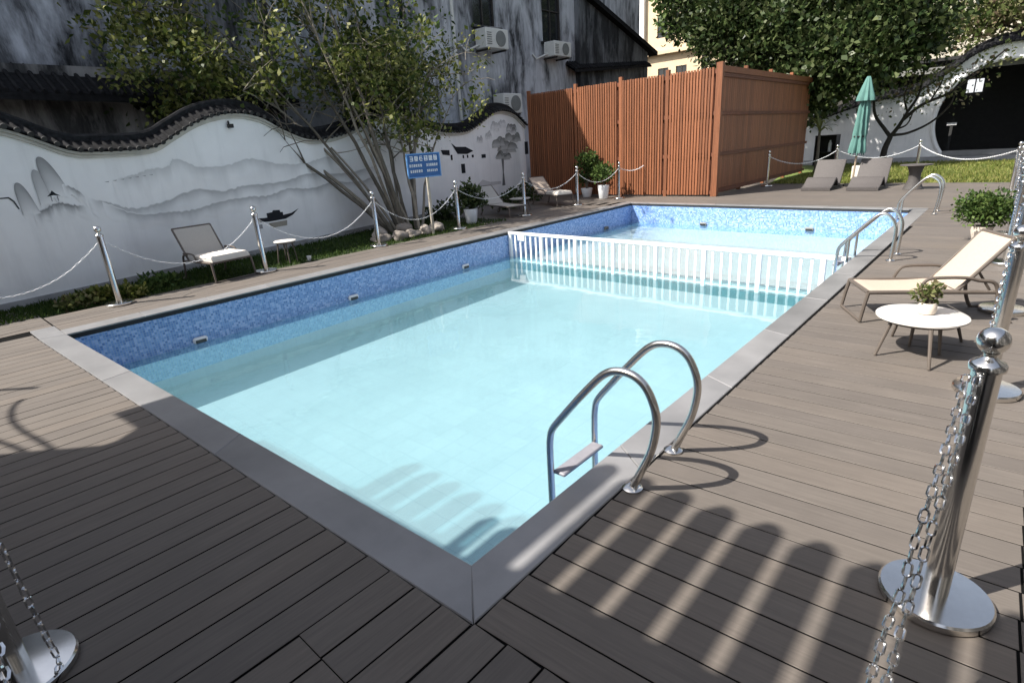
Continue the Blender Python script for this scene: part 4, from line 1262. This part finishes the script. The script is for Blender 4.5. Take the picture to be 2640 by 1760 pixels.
wave_lounger(-2.50, 14.35, .66, 'left wicker wave lounger beside the timber enclosure')
wave_lounger(-1.50, 14.35, .66, 'right wicker wave lounger beside the pedestal table')
pt = empty('pedestal_table', (-.56, 14.75, 0), label='round dark pedestal table right of the wicker loungers', cat='table')
MB().lathe([(.29, .515), (.31, .522), (.31, .54), (.01, .545)], 32).build('table_top', MAT['wicker'], pt, smooth=True)
MB().lathe([(.2, 0), (.19, .03), (.12, .2), (.115, .35), (.17, .512)], 28).build('pedestal', simple('dark_wicker', (.06, .055, .052), .7, var=.3, scale=50, bump=.4, bscale=150), pt, smooth=True)

# closed parasol
MAT['parasol'] = simple('sea_green_canvas', (.085, .19, .168), .8, var=.1, scale=6, bump=.1)
pa = empty('closed_parasol', (-1.95, 15.55, 0), label='closed sea-green parasol between the wicker loungers', cat='parasol')
pa.rotation_euler = (0, R(1.5), 0)
def fold(n, depth, tw):
    return lambda a, z: 1 + depth * math.cos(n * (a + tw * z)) + .08 * math.sin(3 * a + z * 4)
MB().tube([(0, 0, .03), (0, 0, 2.52)], .022, 10).build('pole', simple('parasol_pole', (.32, .25, .18), .5), pa, smooth=True)
MB().lathe([(.03, 2.54), (.05, 2.5), (.11, 2.30), (.175, 2.08), (.185, 2.0), (.14, 2.03), (.05, 2.25)], 48, mod=fold(8, .12, .2)).build('vent_flap', MAT['parasol'], pa, smooth=True)
MB().lathe([(.06, 2.12), (.09, 2.0), (.105, 1.8), (.118, 1.5), (.128, 1.25), (.122, 1.16), (.138, 1.05), (.16, .86), (.15, .80), (.10, .84), (.03, 1.0)], 64, mod=fold(8, .27, .35)).build('canopy', MAT['parasol'], pa, smooth=True)
MB().lathe([(.128, 1.17), (.133, 1.175), (.133, 1.20), (.128, 1.205)], 32, mod=fold(8, .10, .35)).build('tie_strap', MAT['black'], pa)
for k in range(8):
    a = k * math.pi / 4 + .2
    MB().tube([(.13 * math.cos(a), .13 * math.sin(a), .85), (.15 * math.cos(a), .15 * math.sin(a), .74)], [.02, .008], 6).build('rib_end', MAT['parasol'], pa)
MB().lathe([(.2, .0), (.2, .05), (.05, .07), (.03, .14)], 24).build('base', MAT['black'], pa)
pb = empty('planter_box', (-2.0, 17.6, 0), label='cream planter box behind the green parasol', cat='planter')
MB().bbox((0, 0, .19), (.72, .5, .38), .02).build('box', MAT['cushion'], pb)
MB().box((0, 0, .386), (.64, .42, .012)).build('soil', MAT['earth'], pb)
# black box with a bottle by the gate wall
bb = empty('black_cabinet', (-4.75, 24.5, 0), label='open black cabinet at the foot of the far wall', cat='cabinet')
k_ = MB(); k_.box((0, .3, .55), (.75, .03, 1.1)); k_.box((-.36, 0, .55), (.03, .57, 1.1)); k_.box((.36, 0, .55), (.03, .57, 1.1)); k_.box((0, 0, 1.115), (.75, .63, .03)); k_.box((0, 0, .5), (.69, .57, .03))
k_.build('carcass', MAT['black'], bb)
bo = empty('white_bottle', (-4.62, 24.4, .516), label='white bottle standing in the black cabinet', cat='bottle')
MB().lathe([(.06, 0), (.065, .02), (.065, .3), (.03, .37), (.03, .42)], 16).build('bottle_body', MAT['white_paint'], bo, smooth=True)

# ---------------------------------------------------------------- sign by the tree
sg_loc = Vector((-7.17, 5.95, 0))
sg = empty('notice_sign', sg_loc, R(-12), label='blue notice board with white lettering on a pale post', cat='sign')
MAT['sign_blue'] = simple('sign_blue', (.028, .105, .28), .45, var=.06)
MAT['sign_edge'] = simple('sign_frame', (.12, .28, .55), .4, var=.05)
MAT['pale_wood'] = simple('pale_post', (.42, .38, .31), .7, var=.15, scale=6)
sy = Vector((0, 1, 0))
MB().bbox((.015, 0, 1.29), (.02, .66, .40), .006).build('board', MAT['sign_blue'], sg)
f = MB()
for z in (1.083, 1.497): f.box((.02, 0, z), (.03, .70, .02))
for y in (-.34, .34): f.box((.02, y, 1.29), (.03, .02, .40))
f.build('frame', MAT['sign_edge'], sg)
MB().tube([(-.01, .06, 0), (-.01, .06, 1.45)], .03, 8).build('post', MAT['pale_wood'], sg, smooth=True)
def strokes(y0, z0, w_, h, n, nm):
    """a run of dense brush-like characters, too small to read in the photograph"""
    m0 = MB(); cw = w_ / n
    for i in range(n):
        cy = y0 + cw * (i + .5)
        for q in range(4):
            m0.box((.0285, cy, z0 + h * (.1 + .26 * q)), (.003, cw * random.uniform(.5, .78), h * .11))
        for q in (-.28, .0, .28):
            if random.random() < .8:
                m0.box((.0289, cy + q * cw, z0 + h * random.uniform(.42, .58)), (.003, cw * .13, h * random.uniform(.5, .9)))
    m0.build(nm, MAT['white_paint'], sg)
strokes(-.30, 1.365, .60, .10, 6, 'lettering')
strokes(-.31, 1.265, .27, .055, 6, 'lettering'); strokes(.04, 1.265, .25, .055, 6, 'lettering')
strokes(-.30, 1.165, .26, .055, 6, 'lettering'); strokes(.05, 1.165, .23, .05, 6, 'lettering')
# ---------------------------------------------------------------- foliage
def m_leaf(name, cols, trans=.3, rough=.5):
    t = NT(name)
    ge = t.t.nodes.new('ShaderNodeNewGeometry')
    n = len(cols)
    col = t.ramp(ge.outputs['Random Per Island'], [(i / max(1, n - 1), c) for i, c in enumerate(cols)])
    v = t.coords((1, 1, 1))
    col = t.mix(t.ramp(t.noise(v, 1.1, 3), [(.35, 0.0), (.7, .5)]), col, sca(cols[0], .8))
    t.base(col); t.set(Roughness=rough)
    t.p.inputs['Specular IOR Level'].default_value = .2
    tl = t.t.nodes.new('ShaderNodeBsdfTranslucent'); t.l(col, tl.inputs[0])
    ms = t.t.nodes.new('ShaderNodeMixShader'); ms.inputs[0].default_value = trans
    t.l(t.p.outputs[0], ms.inputs[1]); t.l(tl.outputs[0], ms.inputs[2]); t.l(ms.outputs[0], t.out.inputs['Surface'])
    return t.m
MAT['leaf_yellow'] = m_leaf('yellow_green_leaf', [(.03, .055, .012), (.085, .11, .02), (.19, .20, .045), (.38, .37, .15)], .3)
MAT['leaf_dark'] = m_leaf('dark_green_leaf', [(.016, .032, .010), (.04, .064, .02), (.07, .098, .033), (.13, .15, .065)], .25, .4)
MAT['leaf_mid'] = m_leaf('mid_green_leaf', [(.03, .06, .015), (.07, .12, .03), (.13, .18, .05)], .3)
MAT['leaf_olive'] = m_leaf('olive_leaf', [(.05, .08, .02), (.12, .15, .045), (.20, .21, .09), (.24, .16, .12)], .3)
MAT['grass'] = m_leaf('grass_blade', [(.02, .045, .010), (.05, .09, .018), (.09, .13, .03)], .3, .7)
MAT['grass_lit'] = m_leaf('lit_grass_blade', [(.08, .11, .022), (.15, .18, .035), (.25, .25, .07), (.30, .27, .11)], .3, .7)  # lit copy of the grass colour, brighter for the sunlit lawn
MAT['bark'] = simple('grey_bark', (.115, .10, .078), .9, var=.35, scale=12, stretch=(1, 1, .3), bump=.5, bscale=40)
MAT['bark_dark'] = simple('dark_bark', (.035, .03, .026), .9, var=.35, scale=12, bump=.5, bscale=40)
MAT['pale_twig'] = simple('pale_twig', (.24, .21, .165), .85, var=.25, scale=12)
MAT['pot_white'] = simple('white_glazed_pot', (.74, .75, .76), .4, var=.04)
MAT['pot_cream'] = simple('cream_ceramic_pot', (.62, .55, .47), .7, var=.12, scale=20, bump=.2)
MAT['rock'] = simple('garden_rock', (.25, .22, .19), .9, var=.4, scale=5, bump=.8, bscale=14, rand=.25)

def leaves_at(centers, per, spread, size, width, name, mat, parent, rel, up=.25, jit=.35):
    C = np.repeat(np.asarray(centers, float), per, axis=0)
    off = rng.normal(size=C.shape) * np.asarray(spread)
    P = C + off
    D = off / (np.linalg.norm(off, axis=1, keepdims=True) + 1e-6) + rng.normal(size=C.shape) * .7 + np.array([0, 0, up])
    s = size * (1 + jit * rng.normal(size=len(P))).clip(.4, 1.8)
    return leaf_mesh(name, P - np.asarray(rel), D, s, width, mat, parent)

# multi-stemmed tree by the mural wall
tl = (-8.12, 6.1, 0)
tree = empty('garden_tree', tl, label='many-stemmed tree with yellow-green leaves in front of the mural wall', cat='tree')
targets = []
for k in range(19):
    u = k / 18
    y = 1.6 + 7.0 * u + random.uniform(-.35, .35)
    z = 3.3 + 1.9 * math.sin(math.pi * min(1, u * 1.15 + .12)) + random.uniform(-.5, .5)
    if u < .25: z = random.uniform(2.9, 4.1)
    x = random.uniform(-9.15, -7.6)
    targets.append((-.19 + 1.14 * x, .16 + 1.14 * y, -.21 + 1.14 * z))      # the crown leans back over the wall
tips = []
for k, T in enumerate(targets):
    b0 = Vector((tl[0] + random.uniform(-.25, .25), tl[1] + (T[1] - tl[1]) * .07 + random.uniform(-.15, .15), -.03))
    T = Vector(T)
    mid = Vector(((b0.x + T.x) / 2 + random.uniform(-.25, .25), b0.y + (T.y - b0.y) * random.uniform(.28, .4), T.z * random.uniform(.5, .62)))
    c = bez(b0, mid, T, 14)
    c = [p + Vector((random.uniform(-.035, .035), random.uniform(-.035, .035), 0)) * min(1, i / 4) for i, p in enumerate(c)]
    r0 = random.uniform(.026, .048)
    s = MB(); s.tube(c, [r0 * (1 - .8 * i / 13) for i in range(14)], 7)
    for q in range(7):
        i = random.randint(5, 12); p = c[i]
        d = Vector((random.uniform(-.7, .7), random.uniform(-1, 1), random.uniform(-.1, 1))).normalized() * random.uniform(.5, 1.25)
        e = p + d
        cc = bez(p, p + d * .5 + Vector((0, 0, random.uniform(-.12, .2))), e, 6)
        s.tube(cc, [r0 * .42 * (1 - .75 * j / 5) for j in range(6)], 5, cap=False)
        tips.append(tuple(e)); tips.append(tuple(cc[3]))
        for w_ in range(3):
            e2 = e + Vector((random.uniform(-.5, .5), random.uniform(-.5, .5), random.uniform(-.25, .45)))
            s.tube([e, (e + e2) / 2 + Vector((0, 0, .04)), e2], [.008, .006, .003], 4, cap=False)
            tips.append(tuple(e2))
    tips.append(tuple(T))
    s.build('stem', MAT['bark'] if k % 2 else MAT['pale_twig'], tree, smooth=True, rel=tl)
TP = np.array(tips)
TP = TP[(TP[:, 2] > 1.9) & ~((TP[:, 2] < 2.6) & (TP[:, 1] > 3.4) & (TP[:, 1] < 5.6))]
TP = TP[(TP[:, 1] < 8.0) | (rng.random(len(TP)) < .45)]
TP = TP[rng.random(len(TP)) < .8]
leaves_at(TP, 30, (.125, .135, .11), .092, .30, 'crown', MAT['leaf_yellow'], tree, tl, up=.2)
hangers = blob(30, (-9.6, 2.85, 3.2), (.6, .85, .85))
leaves_at(hangers, 75, (.15, .16, .14), .085, .32, 'crown', MAT['leaf_yellow'], tree, tl, up=.1)
inner = blob(42, (-10.3, 6.5, 4.2), (.7, 3.2, 1.6))
leaves_at(inner, 50, (.24, .3, .24), .10, .34, 'crown', MAT['leaf_mid'], tree, tl, up=.1)
# two smaller saplings with leaves low on the stems
low = [(-8.1, 6.2 + .5 * i, 1.9 + .25 * random.random()) for i in range(3)] + [(-8.3, 8.6, 2.5), (-8.4, 8.9, 2.75), (-8.2, 8.4, 2.3)]
leaves_at(low, 50, (.14, .16, .16), .09, .3, 'crown', MAT['leaf_yellow'], tree, tl)

# shrubs on the far side of the wall, filling the gap under the old house
for k, (c, r_, n, lb) in enumerate((((-11.3, 8.2, 3.3), (.7, 1.5, .9), 60, 'dark shrub behind the wall crest below the left air conditioner'), ((-11.4, 4.0, 2.6), (.5, 1.4, .6), 40, 'dark shrub behind the wall crest left of the garden tree'))):
    sh_ = empty('dark_shrub', (c[0], c[1], 0), label=lb, cat='shrub', group='shrubs behind the wall')
    s = MB()
    for q in range(5):
        s.tube(bez((c[0], c[1], 0), (c[0], c[1] + random.uniform(-.3, .3), c[2] * .6), (c[0] + random.uniform(-.3, .3), c[1] + random.uniform(-r_[1], r_[1]) * .7, c[2]), 6), [.03, .026, .022, .018, .012, .006], 5)
    s.build('trunk', MAT['bark_dark'], sh_, rel=(c[0], c[1], 0))
    leaves_at(blob(n, c, r_, .5), 60, .2, .11, .34, 'crown', MAT['leaf_dark'], sh_, (c[0], c[1], 0))

# big evergreen behind the timber enclosure
def big_tree(loc, lobes, label, mat, per, size, trunk_to, name='evergreen_tree'):
    t = empty(name, loc, label=label, cat='tree')
    s = MB()
    s.tube(bez(loc, (loc[0] + .2, loc[1], trunk_to[2] * .5), trunk_to, 8), [.28, .25, .22, .2, .17, .14, .1, .07], 8)
    for c, r_, n in lobes:
        st_ = Vector((loc[0] + .15, loc[1], trunk_to[2] * random.uniform(.4, .75)))
        s.tube(bez(st_, (st_ + Vector(c)) / 2 + Vector((0, 0, .5)), c, 8), [.11, .1, .085, .07, .055, .04, .03, .015], 6)
    s.build('trunk', MAT['bark_dark'], t, smooth=True, rel=loc)
    C = np.concatenate([blob(n, c, r_, .55) for c, r_, n in lobes])
    leaves_at(C, per, .30, size, .36, 'crown', mat, t, loc, up=.15)
    return t
big_tree((-6.6, 22.5, 0), [((-9.2, 23, 6.6), (1.7, 1.6, 1.7), 75), ((-7.6, 22.3, 5.2), (1.7, 1.6, 1.5), 85), ((-6.0, 22.0, 4.4), (1.6, 1.5, 1.3), 80), ((-4.7, 21.6, 3.4), (1.5, 1.3, 1.15), 75), ((-3.3, 21.8, 3.9), (1.5, 1.3, 1.1), 75),
                            ((-2.3, 22.2, 4.6), (1.5, 1.4, 1.1), 60), ((-4.6, 22.4, 5.6), (1.9, 1.6, 1.5), 80), ((-6.6, 23, 7.0), (2.2, 1.8, 1.6), 90), ((-3.5, 23, 7.0), (2.2, 1.8, 1.5), 75), ((-5.2, 21.6, 2.5), (.7, .7, .6), 25), ((-1.6, 24.6, 7.6), (1.9, 1.5, 1.1), 28)],  # last lobe added above the view to dapple the gate wall with shade
         'large dense evergreen tree rising behind the timber enclosure', MAT['leaf_dark'], 100, .165, (-6.0, 22.6, 6.5))
big_tree((-12.5, 30, 0), [((-13.6, 30.5, 8.2), (1.6, 1.5, 1.6), 40), ((-11.6, 30, 7.0), (1.7, 1.5, 1.5), 45), ((-12.2, 30, 9.5), (2, 1.8, 1.5), 45)], 'leafy tree in front of the beige block', MAT['leaf_mid'], 60, .26, (-12.3, 30, 8.2), 'leafy_tree')
# reddish thin-leaved tree over the moon gate
big_tree((1.2, 33.9, 0), [((-1.4, 33.6, 5.3), (1.5, 1.0, .9), 40), ((.1, 33.8, 5.9), (1.5, 1.0, 1.0), 40), ((1.6, 33.8, 5.6), (1.3, 1.0, .8), 26)], 'sparse olive tree above the moon gate', MAT['leaf_olive'], 42, .2, (.6, 33.9, 5.6), 'olive_tree')

# bare branching tree in front of the gate wall
bt = (-2.75, 24.2, 0)
bare = empty('bare_tree', bt, label='small dark branching tree with few leaves in front of the gate wall', cat='tree')
BR = [([(-2.75, 24.2, -.05), (-2.74, 24.2, .5), (-2.62, 24.2, .95)], .12, .085),
      ([(-2.62, 24.2, .95), (-2.85, 24.2, 1.25), (-3.2, 24.2, 1.75), (-3.3, 24.2, 2.4), (-3.25, 24.2, 3.0)], .07, .03),
      ([(-2.62, 24.2, .95), (-2.4, 24.15, 1.3), (-2.2, 24.1, 1.75), (-1.95, 24.1, 2.3), (-1.9, 24.1, 3.1)], .075, .03),
      ([(-2.3, 24.12, 1.5), (-1.8, 24.05, 1.95), (-1.1, 24.0, 2.25), (-.5, 24, 2.75), (.2, 23.9, 3.4)], .06, .025),
      ([(-2.55, 24.2, 1.0), (-2.1, 24.3, 1.05), (-1.5, 24.3, 1.35), (-1.05, 24.3, 1.85), (-.95, 24.3, 2.3)], .05, .02),
      ([(-2.45, 24.15, 1.2), (-2.15, 24.1, 1.35), (-2.0, 24.0, 1.8)], .035, .015),
      ([(-2.2, 24.1, 1.75), (-2.35, 24, 2.3), (-2.2, 24, 2.9)], .035, .018),
      ([(-1.6, 24.05, 2.02), (-1.35, 24, 2.6), (-1.3, 24, 3.3)], .03, .015)]
tp2 = []
for k, (pts, r0, r1) in enumerate(BR):
    c = smooth_curve(pts, 5)
    MB().tube(c, [r0 + (r1 - r0) * i / (len(c) - 1) for i in range(len(c))], 8).build('trunk' if k == 0 else 'branch', MAT['bark_dark'], bare, smooth=True, rel=bt)
    if k: tp2 += [tuple(p) for p in c[-8:]]
leaves_at(np.array(tp2)[np.array(tp2)[:, 2] > 2.1], 22, (.3, .3, .28), .12, .3, 'crown', MAT['leaf_olive'], bare, bt)

# strap-leaved plant by the shaded side of the enclosure
pl_ = (-4.1, 20.6, 0)
palm = empty('strap_leaf_plant', pl_, label='yellowish strap-leaved plant beside the shaded enclosure side', cat='plant')
s = MB(); s.tube([(0, 0, 0), (.02, 0, .6), (0, .02, 1.3)], [.06, .05, .04], 7); s.build('stem', MAT['bark'], palm)
for k in range(16):
    a = k * 2.4; r_ = random.uniform(.35, .75); h = 1.3 + random.uniform(.25, .75)
    c = bez((0, 0, 1.25), (.35 * r_ * math.cos(a), .35 * r_ * math.sin(a), h), (r_ * math.cos(a), r_ * math.sin(a), h - random.uniform(.05, .4)), 7)
    m0 = MB(); sd = Vector((-math.sin(a), math.cos(a), 0))
    for i, p in enumerate(c):
        w_ = .035 * math.sin(math.pi * (i + .6) / 7.4)
        m0.v += [tuple(p + sd * w_), tuple(p - sd * w_ + Vector((0, 0, .004)))]
    m0.a = [0] * len(m0.v); m0.f = [(2 * i, 2 * i + 1, 2 * i + 3, 2 * i + 2) for i in range(6)]
    m0.build('leaf', MAT['leaf_olive'], palm)

# ---------------------------------------------------------------- potted plants
def potted(loc, pot_prof, mat, lobes, leafmat, per, size, label, stem=True, name='potted_plant', spread=.06, width=.34):
    t = empty(name, loc, label=label, cat='potted plant', group='potted plants')
    MB().lathe(pot_prof, 32).build('pot', MAT[mat], t, smooth=True)
    top_ = max(z for _, z in pot_prof); rr = max(r_ for r_, _ in pot_prof)
    MB().lathe([(rr * .82, top_ - .03), (.005, top_ - .022)], 24).build('soil', MAT['earth'], t)
    s = MB()
    for c, r_, n in lobes:
        for q in range(3):
            e = Vector(c) + Vector((random.uniform(-.5, .5) * r_[0], random.uniform(-.5, .5) * r_[1], random.uniform(-.2, .4) * r_[2]))
            s.tube(bez((random.uniform(-.02, .02), random.uniform(-.02, .02), top_ - .04), (c[0] * .3, c[1] * .3, (top_ + c[2]) / 2), e, 6), [.009, .008, .007, .006, .004, .002], 5)
    s.build('stem', MAT['bark'], t)
    C = np.concatenate([blob(n, c, r_, .4) for c, r_, n in lobes])
    leaves_at(C, per, spread, size, width, 'foliage', MAT[leafmat], t, (0, 0, 0), up=.35)
    return t
def pot(h, r0, r1): return [(r0 * .9, 0), (r0, .012), (r1, h - .02), (r1, h), (r1 - .018, h), (r1 - .03, h - .04)]
potted((-7.516, 7.41, 0), pot(.31, .115, .15), 'pot_white', [((-.02, .0, .60), (.22, .24, .17), 30), ((.05, .15, .42), (.16, .2, .1), 14)], 'leaf_dark', 26, .07, 'white pot with a bushy dark shrub right of the notice sign')
potted((-8.05, 12.62, 0), pot(.25, .12, .165), 'pot_white', [((0, .0, 1.0), (.29, .28, .17), 30), ((.08, .08, .76), (.24, .24, .14), 16), ((-.08, 0, .55), (.2, .2, .12), 10)], 'leaf_mid', 26, .07, 'wide white pot with a tall layered shrub against the timber screen')
potted((-7.25, 12.25, 0), pot(.36, .12, .155), 'pot_white', [((0, .0, .66), (.22, .22, .15), 32)], 'leaf_mid', 28, .07, 'taller white pot with a low round shrub against the timber screen')
potted((1.03, 7.95, 0), [(.07, 0), (.075, .01), (.11, .15), (.12, .20), (.11, .20), (.09, .16)], 'pot_cream', [((-.07, .03, .42), (.17, .17, .12), 34), ((.10, -.02, .41), (.17, .17, .11), 34)], 'leaf_mid', 60, .04, 'pale pot with a wide round bush behind the beige lounger')
potted((.985, 3.37, .269), [(.04, 0), (.05, .006), (.056, .03), (.054, .065), (.047, .078), (.042, .078), (.040, .06)], 'pot_cream', [((-.03, .0, .13), (.045, .045, .035), 12), ((.03, .02, .15), (.045, .045, .04), 12), ((0, -.02, .17), (.03, .03, .03), 6)], 'leaf_olive', 12, .028, 'small cream pot with a sprig of pinkish-green leaves on the round table', spread=.014)

# low planting in the shaded strip
def clump(loc, r_, h, n, mat, label, size=.05):
    t = empty('ground_plant', loc, label=label, cat='plant', group='low plants along the mural wall')
    C = blob(n, (0, 0, h * .5), (r_[0], r_[1], h * .5)); C[:, 2] = np.abs(C[:, 2])
    s = MB()
    for q in range(6):
        p = C[q]; s.tube([(p[0] * .3, p[1] * .3, -.01), (p[0] * .8, p[1] * .8, p[2] * .6), tuple(p)], [.005, .004, .002], 4)
    s.build('stem', MAT['bark'], t)
    leaves_at(C, 14, .03, size, .36, 'foliage', MAT[mat], t, (0, 0, 0), up=.5)
clump((-7.13, .22, 0), (.16, .22, 0), .12, 26, 'leaf_olive', 'low yellowish ground plant left of the first wall post', .055)
clump((-7.0, .78, 0), (.10, .14, 0), .12, 18, 'leaf_yellow', 'small bright ground plant right of the first wall post', .055)
clump((-7.2, .5, 0), (.16, .3, 0), .14, 40, 'leaf_yellow', 'bright leafy ground plant behind the first wall post', .06)
clump((-7.35, 1.15, 0), (.22, .25, 0), .14, 30, 'leaf_mid', 'green ground plant left of the taupe lounger', .06)
clump((-8.6, 9.8, 0), (.35, .5, 0), .40, 40, 'leaf_dark', 'dark shrub at the wall foot between the far loungers', .08)
clump((-9.4, 11.6, 0), (.4, .6, 0), .45, 40, 'leaf_dark', 'dark shrub at the wall foot beside the timber screen', .08)
clump((-8.7, 7.7, 0), (.35, .5, 0), .35, 40, 'leaf_dark', 'dark shrub at the wall foot behind the white pot', .08)

# grass: blades too many to count
def grass(name, poly_fn, n, mat, h, parent=None):
    P = poly_fn(n)
    D = rng.normal(size=P.shape) * .5; D[:, 2] = 1
    o = leaf_mesh(name, P, D, h * (.6 + .8 * rng.random(len(P))), .10, mat)
    return tag(o, kind='stuff')
def strip(n):
    y = rng.random(n) * 10.6 - 2.6; f_ = rng.random(n)
    x0 = -6.96; x1 = -7.95 - .215 * y + .03
    return np.stack([x0 + (x1 - x0) * f_, y, np.full(n, -.02)], 1)
tag(grass('grass', strip, 22000, MAT['grass'], .065), 'dark short grass in the shaded strip under the mural wall', 'grass')
def lawn2(n):
    y = 16.3 + rng.random(n) ** 1.3 * 8.3; x = -4.2 + rng.random(n) * 9.5
    return np.stack([x, y, np.full(n, -.02)], 1)
tag(grass('grass', lawn2, 26000, MAT['grass_lit'], .10), 'sunlit lawn grass in front of the moon gate', 'grass')

# rocks round the tree foot
def rock(loc, s, label):
    import bmesh
    bm = bmesh.new(); bmesh.ops.create_icosphere(bm, subdivisions=3, radius=1)
    ph = [random.uniform(0, 6) for _ in range(6)]
    for v in bm.verts:
        p = v.co
        k = 1 + .22 * math.sin(2.3 * p.x + ph[0]) * math.cos(2.7 * p.y + ph[1]) + .13 * math.sin(5 * p.z + ph[2] + 3 * p.x) + .07 * math.sin(9 * p.y + ph[3]) * math.sin(8 * p.x + ph[4])
        v.co = Vector((p.x * s[0], p.y * s[1], p.z * s[2])) * k
    me = bpy.data.meshes.new('rock'); bm.to_mesh(me); bm.free(); me.materials.append(MAT['rock']); me.shade_smooth()
    o = link('garden_rock', me, None, (loc[0], loc[1], s[2] * .55), (0, 0, random.uniform(0, 6)))
    tag(o, label, 'rock', 'rocks round the tree foot')
for loc, s, lb in (((-7.42, 4.95), (.15, .17, .10), 'rounded grey rock beside the third wall post'), ((-7.30, 5.30), (.14, .14, .12), 'pale upright rock right of the third wall post'), ((-7.32, 5.62), (.12, .16, .09), 'low rock in the middle of the group at the tree foot'),
                   ((-7.36, 5.98), (.13, .15, .10), 'rock just behind the sign post'), ((-7.45, 6.35), (.16, .18, .11), 'curved pale rock right of the sign post'), ((-7.85, 5.25), (.15, .2, .13), 'dark rock against the lowest stems'), ((-7.75, 5.75), (.15, .17, .15), 'tall rock between the stems and the sign')):
    rock(loc, s, lb)

# ---------------------------------------------------------------- the pavilion behind the camera whose eave shades the near deck
ZR = 3.5
sx_, sy_ = .50 * ZR, .72 * ZR
pv_loc = (-1.0, -4.5, 0)
pv = empty('pavilion', pv_loc, label='timber pavilion behind the camera whose eave shades the near deck', cat='pavilion')
def sh2(p): return (p[0] - sx_, p[1] - sy_)
edge = [(4.2, .30), (.19, .035), (-1.0, .03), (-2.0, -.02), (-2.94, -.06), (-2.97, -.46), (-2.75, -.44), (-2.57, -.43), (-2.49, -.56), (-2.50, -.65), (-2.66, -.81), (-2.79, -.93), (-2.95, -1.10), (-3.3, -1.45), (-3.4, -5.5), (4.2, -5.5)]
MB().prism([sh2(p) for p in reversed(edge)], ZR, ZR + .08).build('roof', MAT['roof_tile'], pv, rel=pv_loc)
raf = MB()
for k in range(26):
    xx = 1.75 - .188 * k
    ln = .93 if xx > -.1 else .50
    if xx < -1.75: break
    tipx, tipy = sh2((xx, .0))
    w_ = .052
    poly = [(tipx - w_, tipy - .4), (tipx + w_, tipy - .4), (tipx + w_, tipy + ln - .06)] + [(tipx + w_ * math.cos(a), tipy + ln - .06 + .06 * math.sin(a)) for a in np.linspace(.3, math.pi - .3, 5)] + [(tipx - w_, tipy + ln - .06)]
    MB().prism(poly, ZR - .09, ZR - .004).build('rafter', MAT['timber'], pv, rel=pv_loc)
for x, y in ((-3.4, -4.2), (1.6, -4.2)):
    MB().tube([(x, y, -.02), (x, y, ZR)], .11, 12).build('column', MAT['timber'], pv, rel=pv_loc)
MB().box((-1.8, -4.9, 1.74), (10.4, .2, 3.5)).build('rear_sky_block', MAT['stain_b'], pv, rel=pv_loc)  # unseen wall added to block sky from behind and darken the deck shade
MB().box((-1.0, -4.2, ZR - .17), (7.0, .16, .16)).build('beam', MAT['timber'], pv, rel=pv_loc)
# thin curved lamp arms on the pavilion eave
la = empty('lamp_arm', (-4.6, -3.4, 3.2), label='curved lamp arm on the pavilion eave behind the camera', cat='lamp')
def arm(pts, r_, nm):
    MB().tube(smooth_curve([(p[0] - .50 * z, p[1] - .72 * z, z) for p, z in pts], 6), r_, 8).build(nm, MAT['black'], la, smooth=True, rel=(-4.6, -3.4, 3.2))
arm([((-2.6, -.82), ZR), ((-2.9, -.855), ZR - .1), ((-3.2, -.90), ZR - .2), ((-3.5, -.915), ZR - .25), ((-3.78, -.87), ZR - .3), ((-3.9, -.80), ZR - .3)], .016, 'arm')
arm([((-4.4, -.96), ZR - .3), ((-4.1, -.69), ZR - .3)], .024, 'lamp_tube')
arm([((-2.75, -.93), ZR), ((-3.0, -.985), ZR - .1), ((-3.3, -1.06), ZR - .2), ((-3.8, -1.10), ZR - .3)], .016, 'arm')

# dark wall added out of view on the right, blocks sky to deepen deck shade
bw_loc = (4.4, 2, 0)
bw_ = empty('sky_block_wall', bw_loc, label='dark wall added out of view right of the deck to block sky light', cat='wall')
MB().box((4.4, 2, 1.95), (.25, 14, 4.0)).build('wall_panel', MAT['stain_b'], bw_, rel=bw_loc)
MB().box((4.4, 2, 4.02), (.5, 14.2, .12)).build('coping', MAT['roof_tile'], bw_, rel=bw_loc)
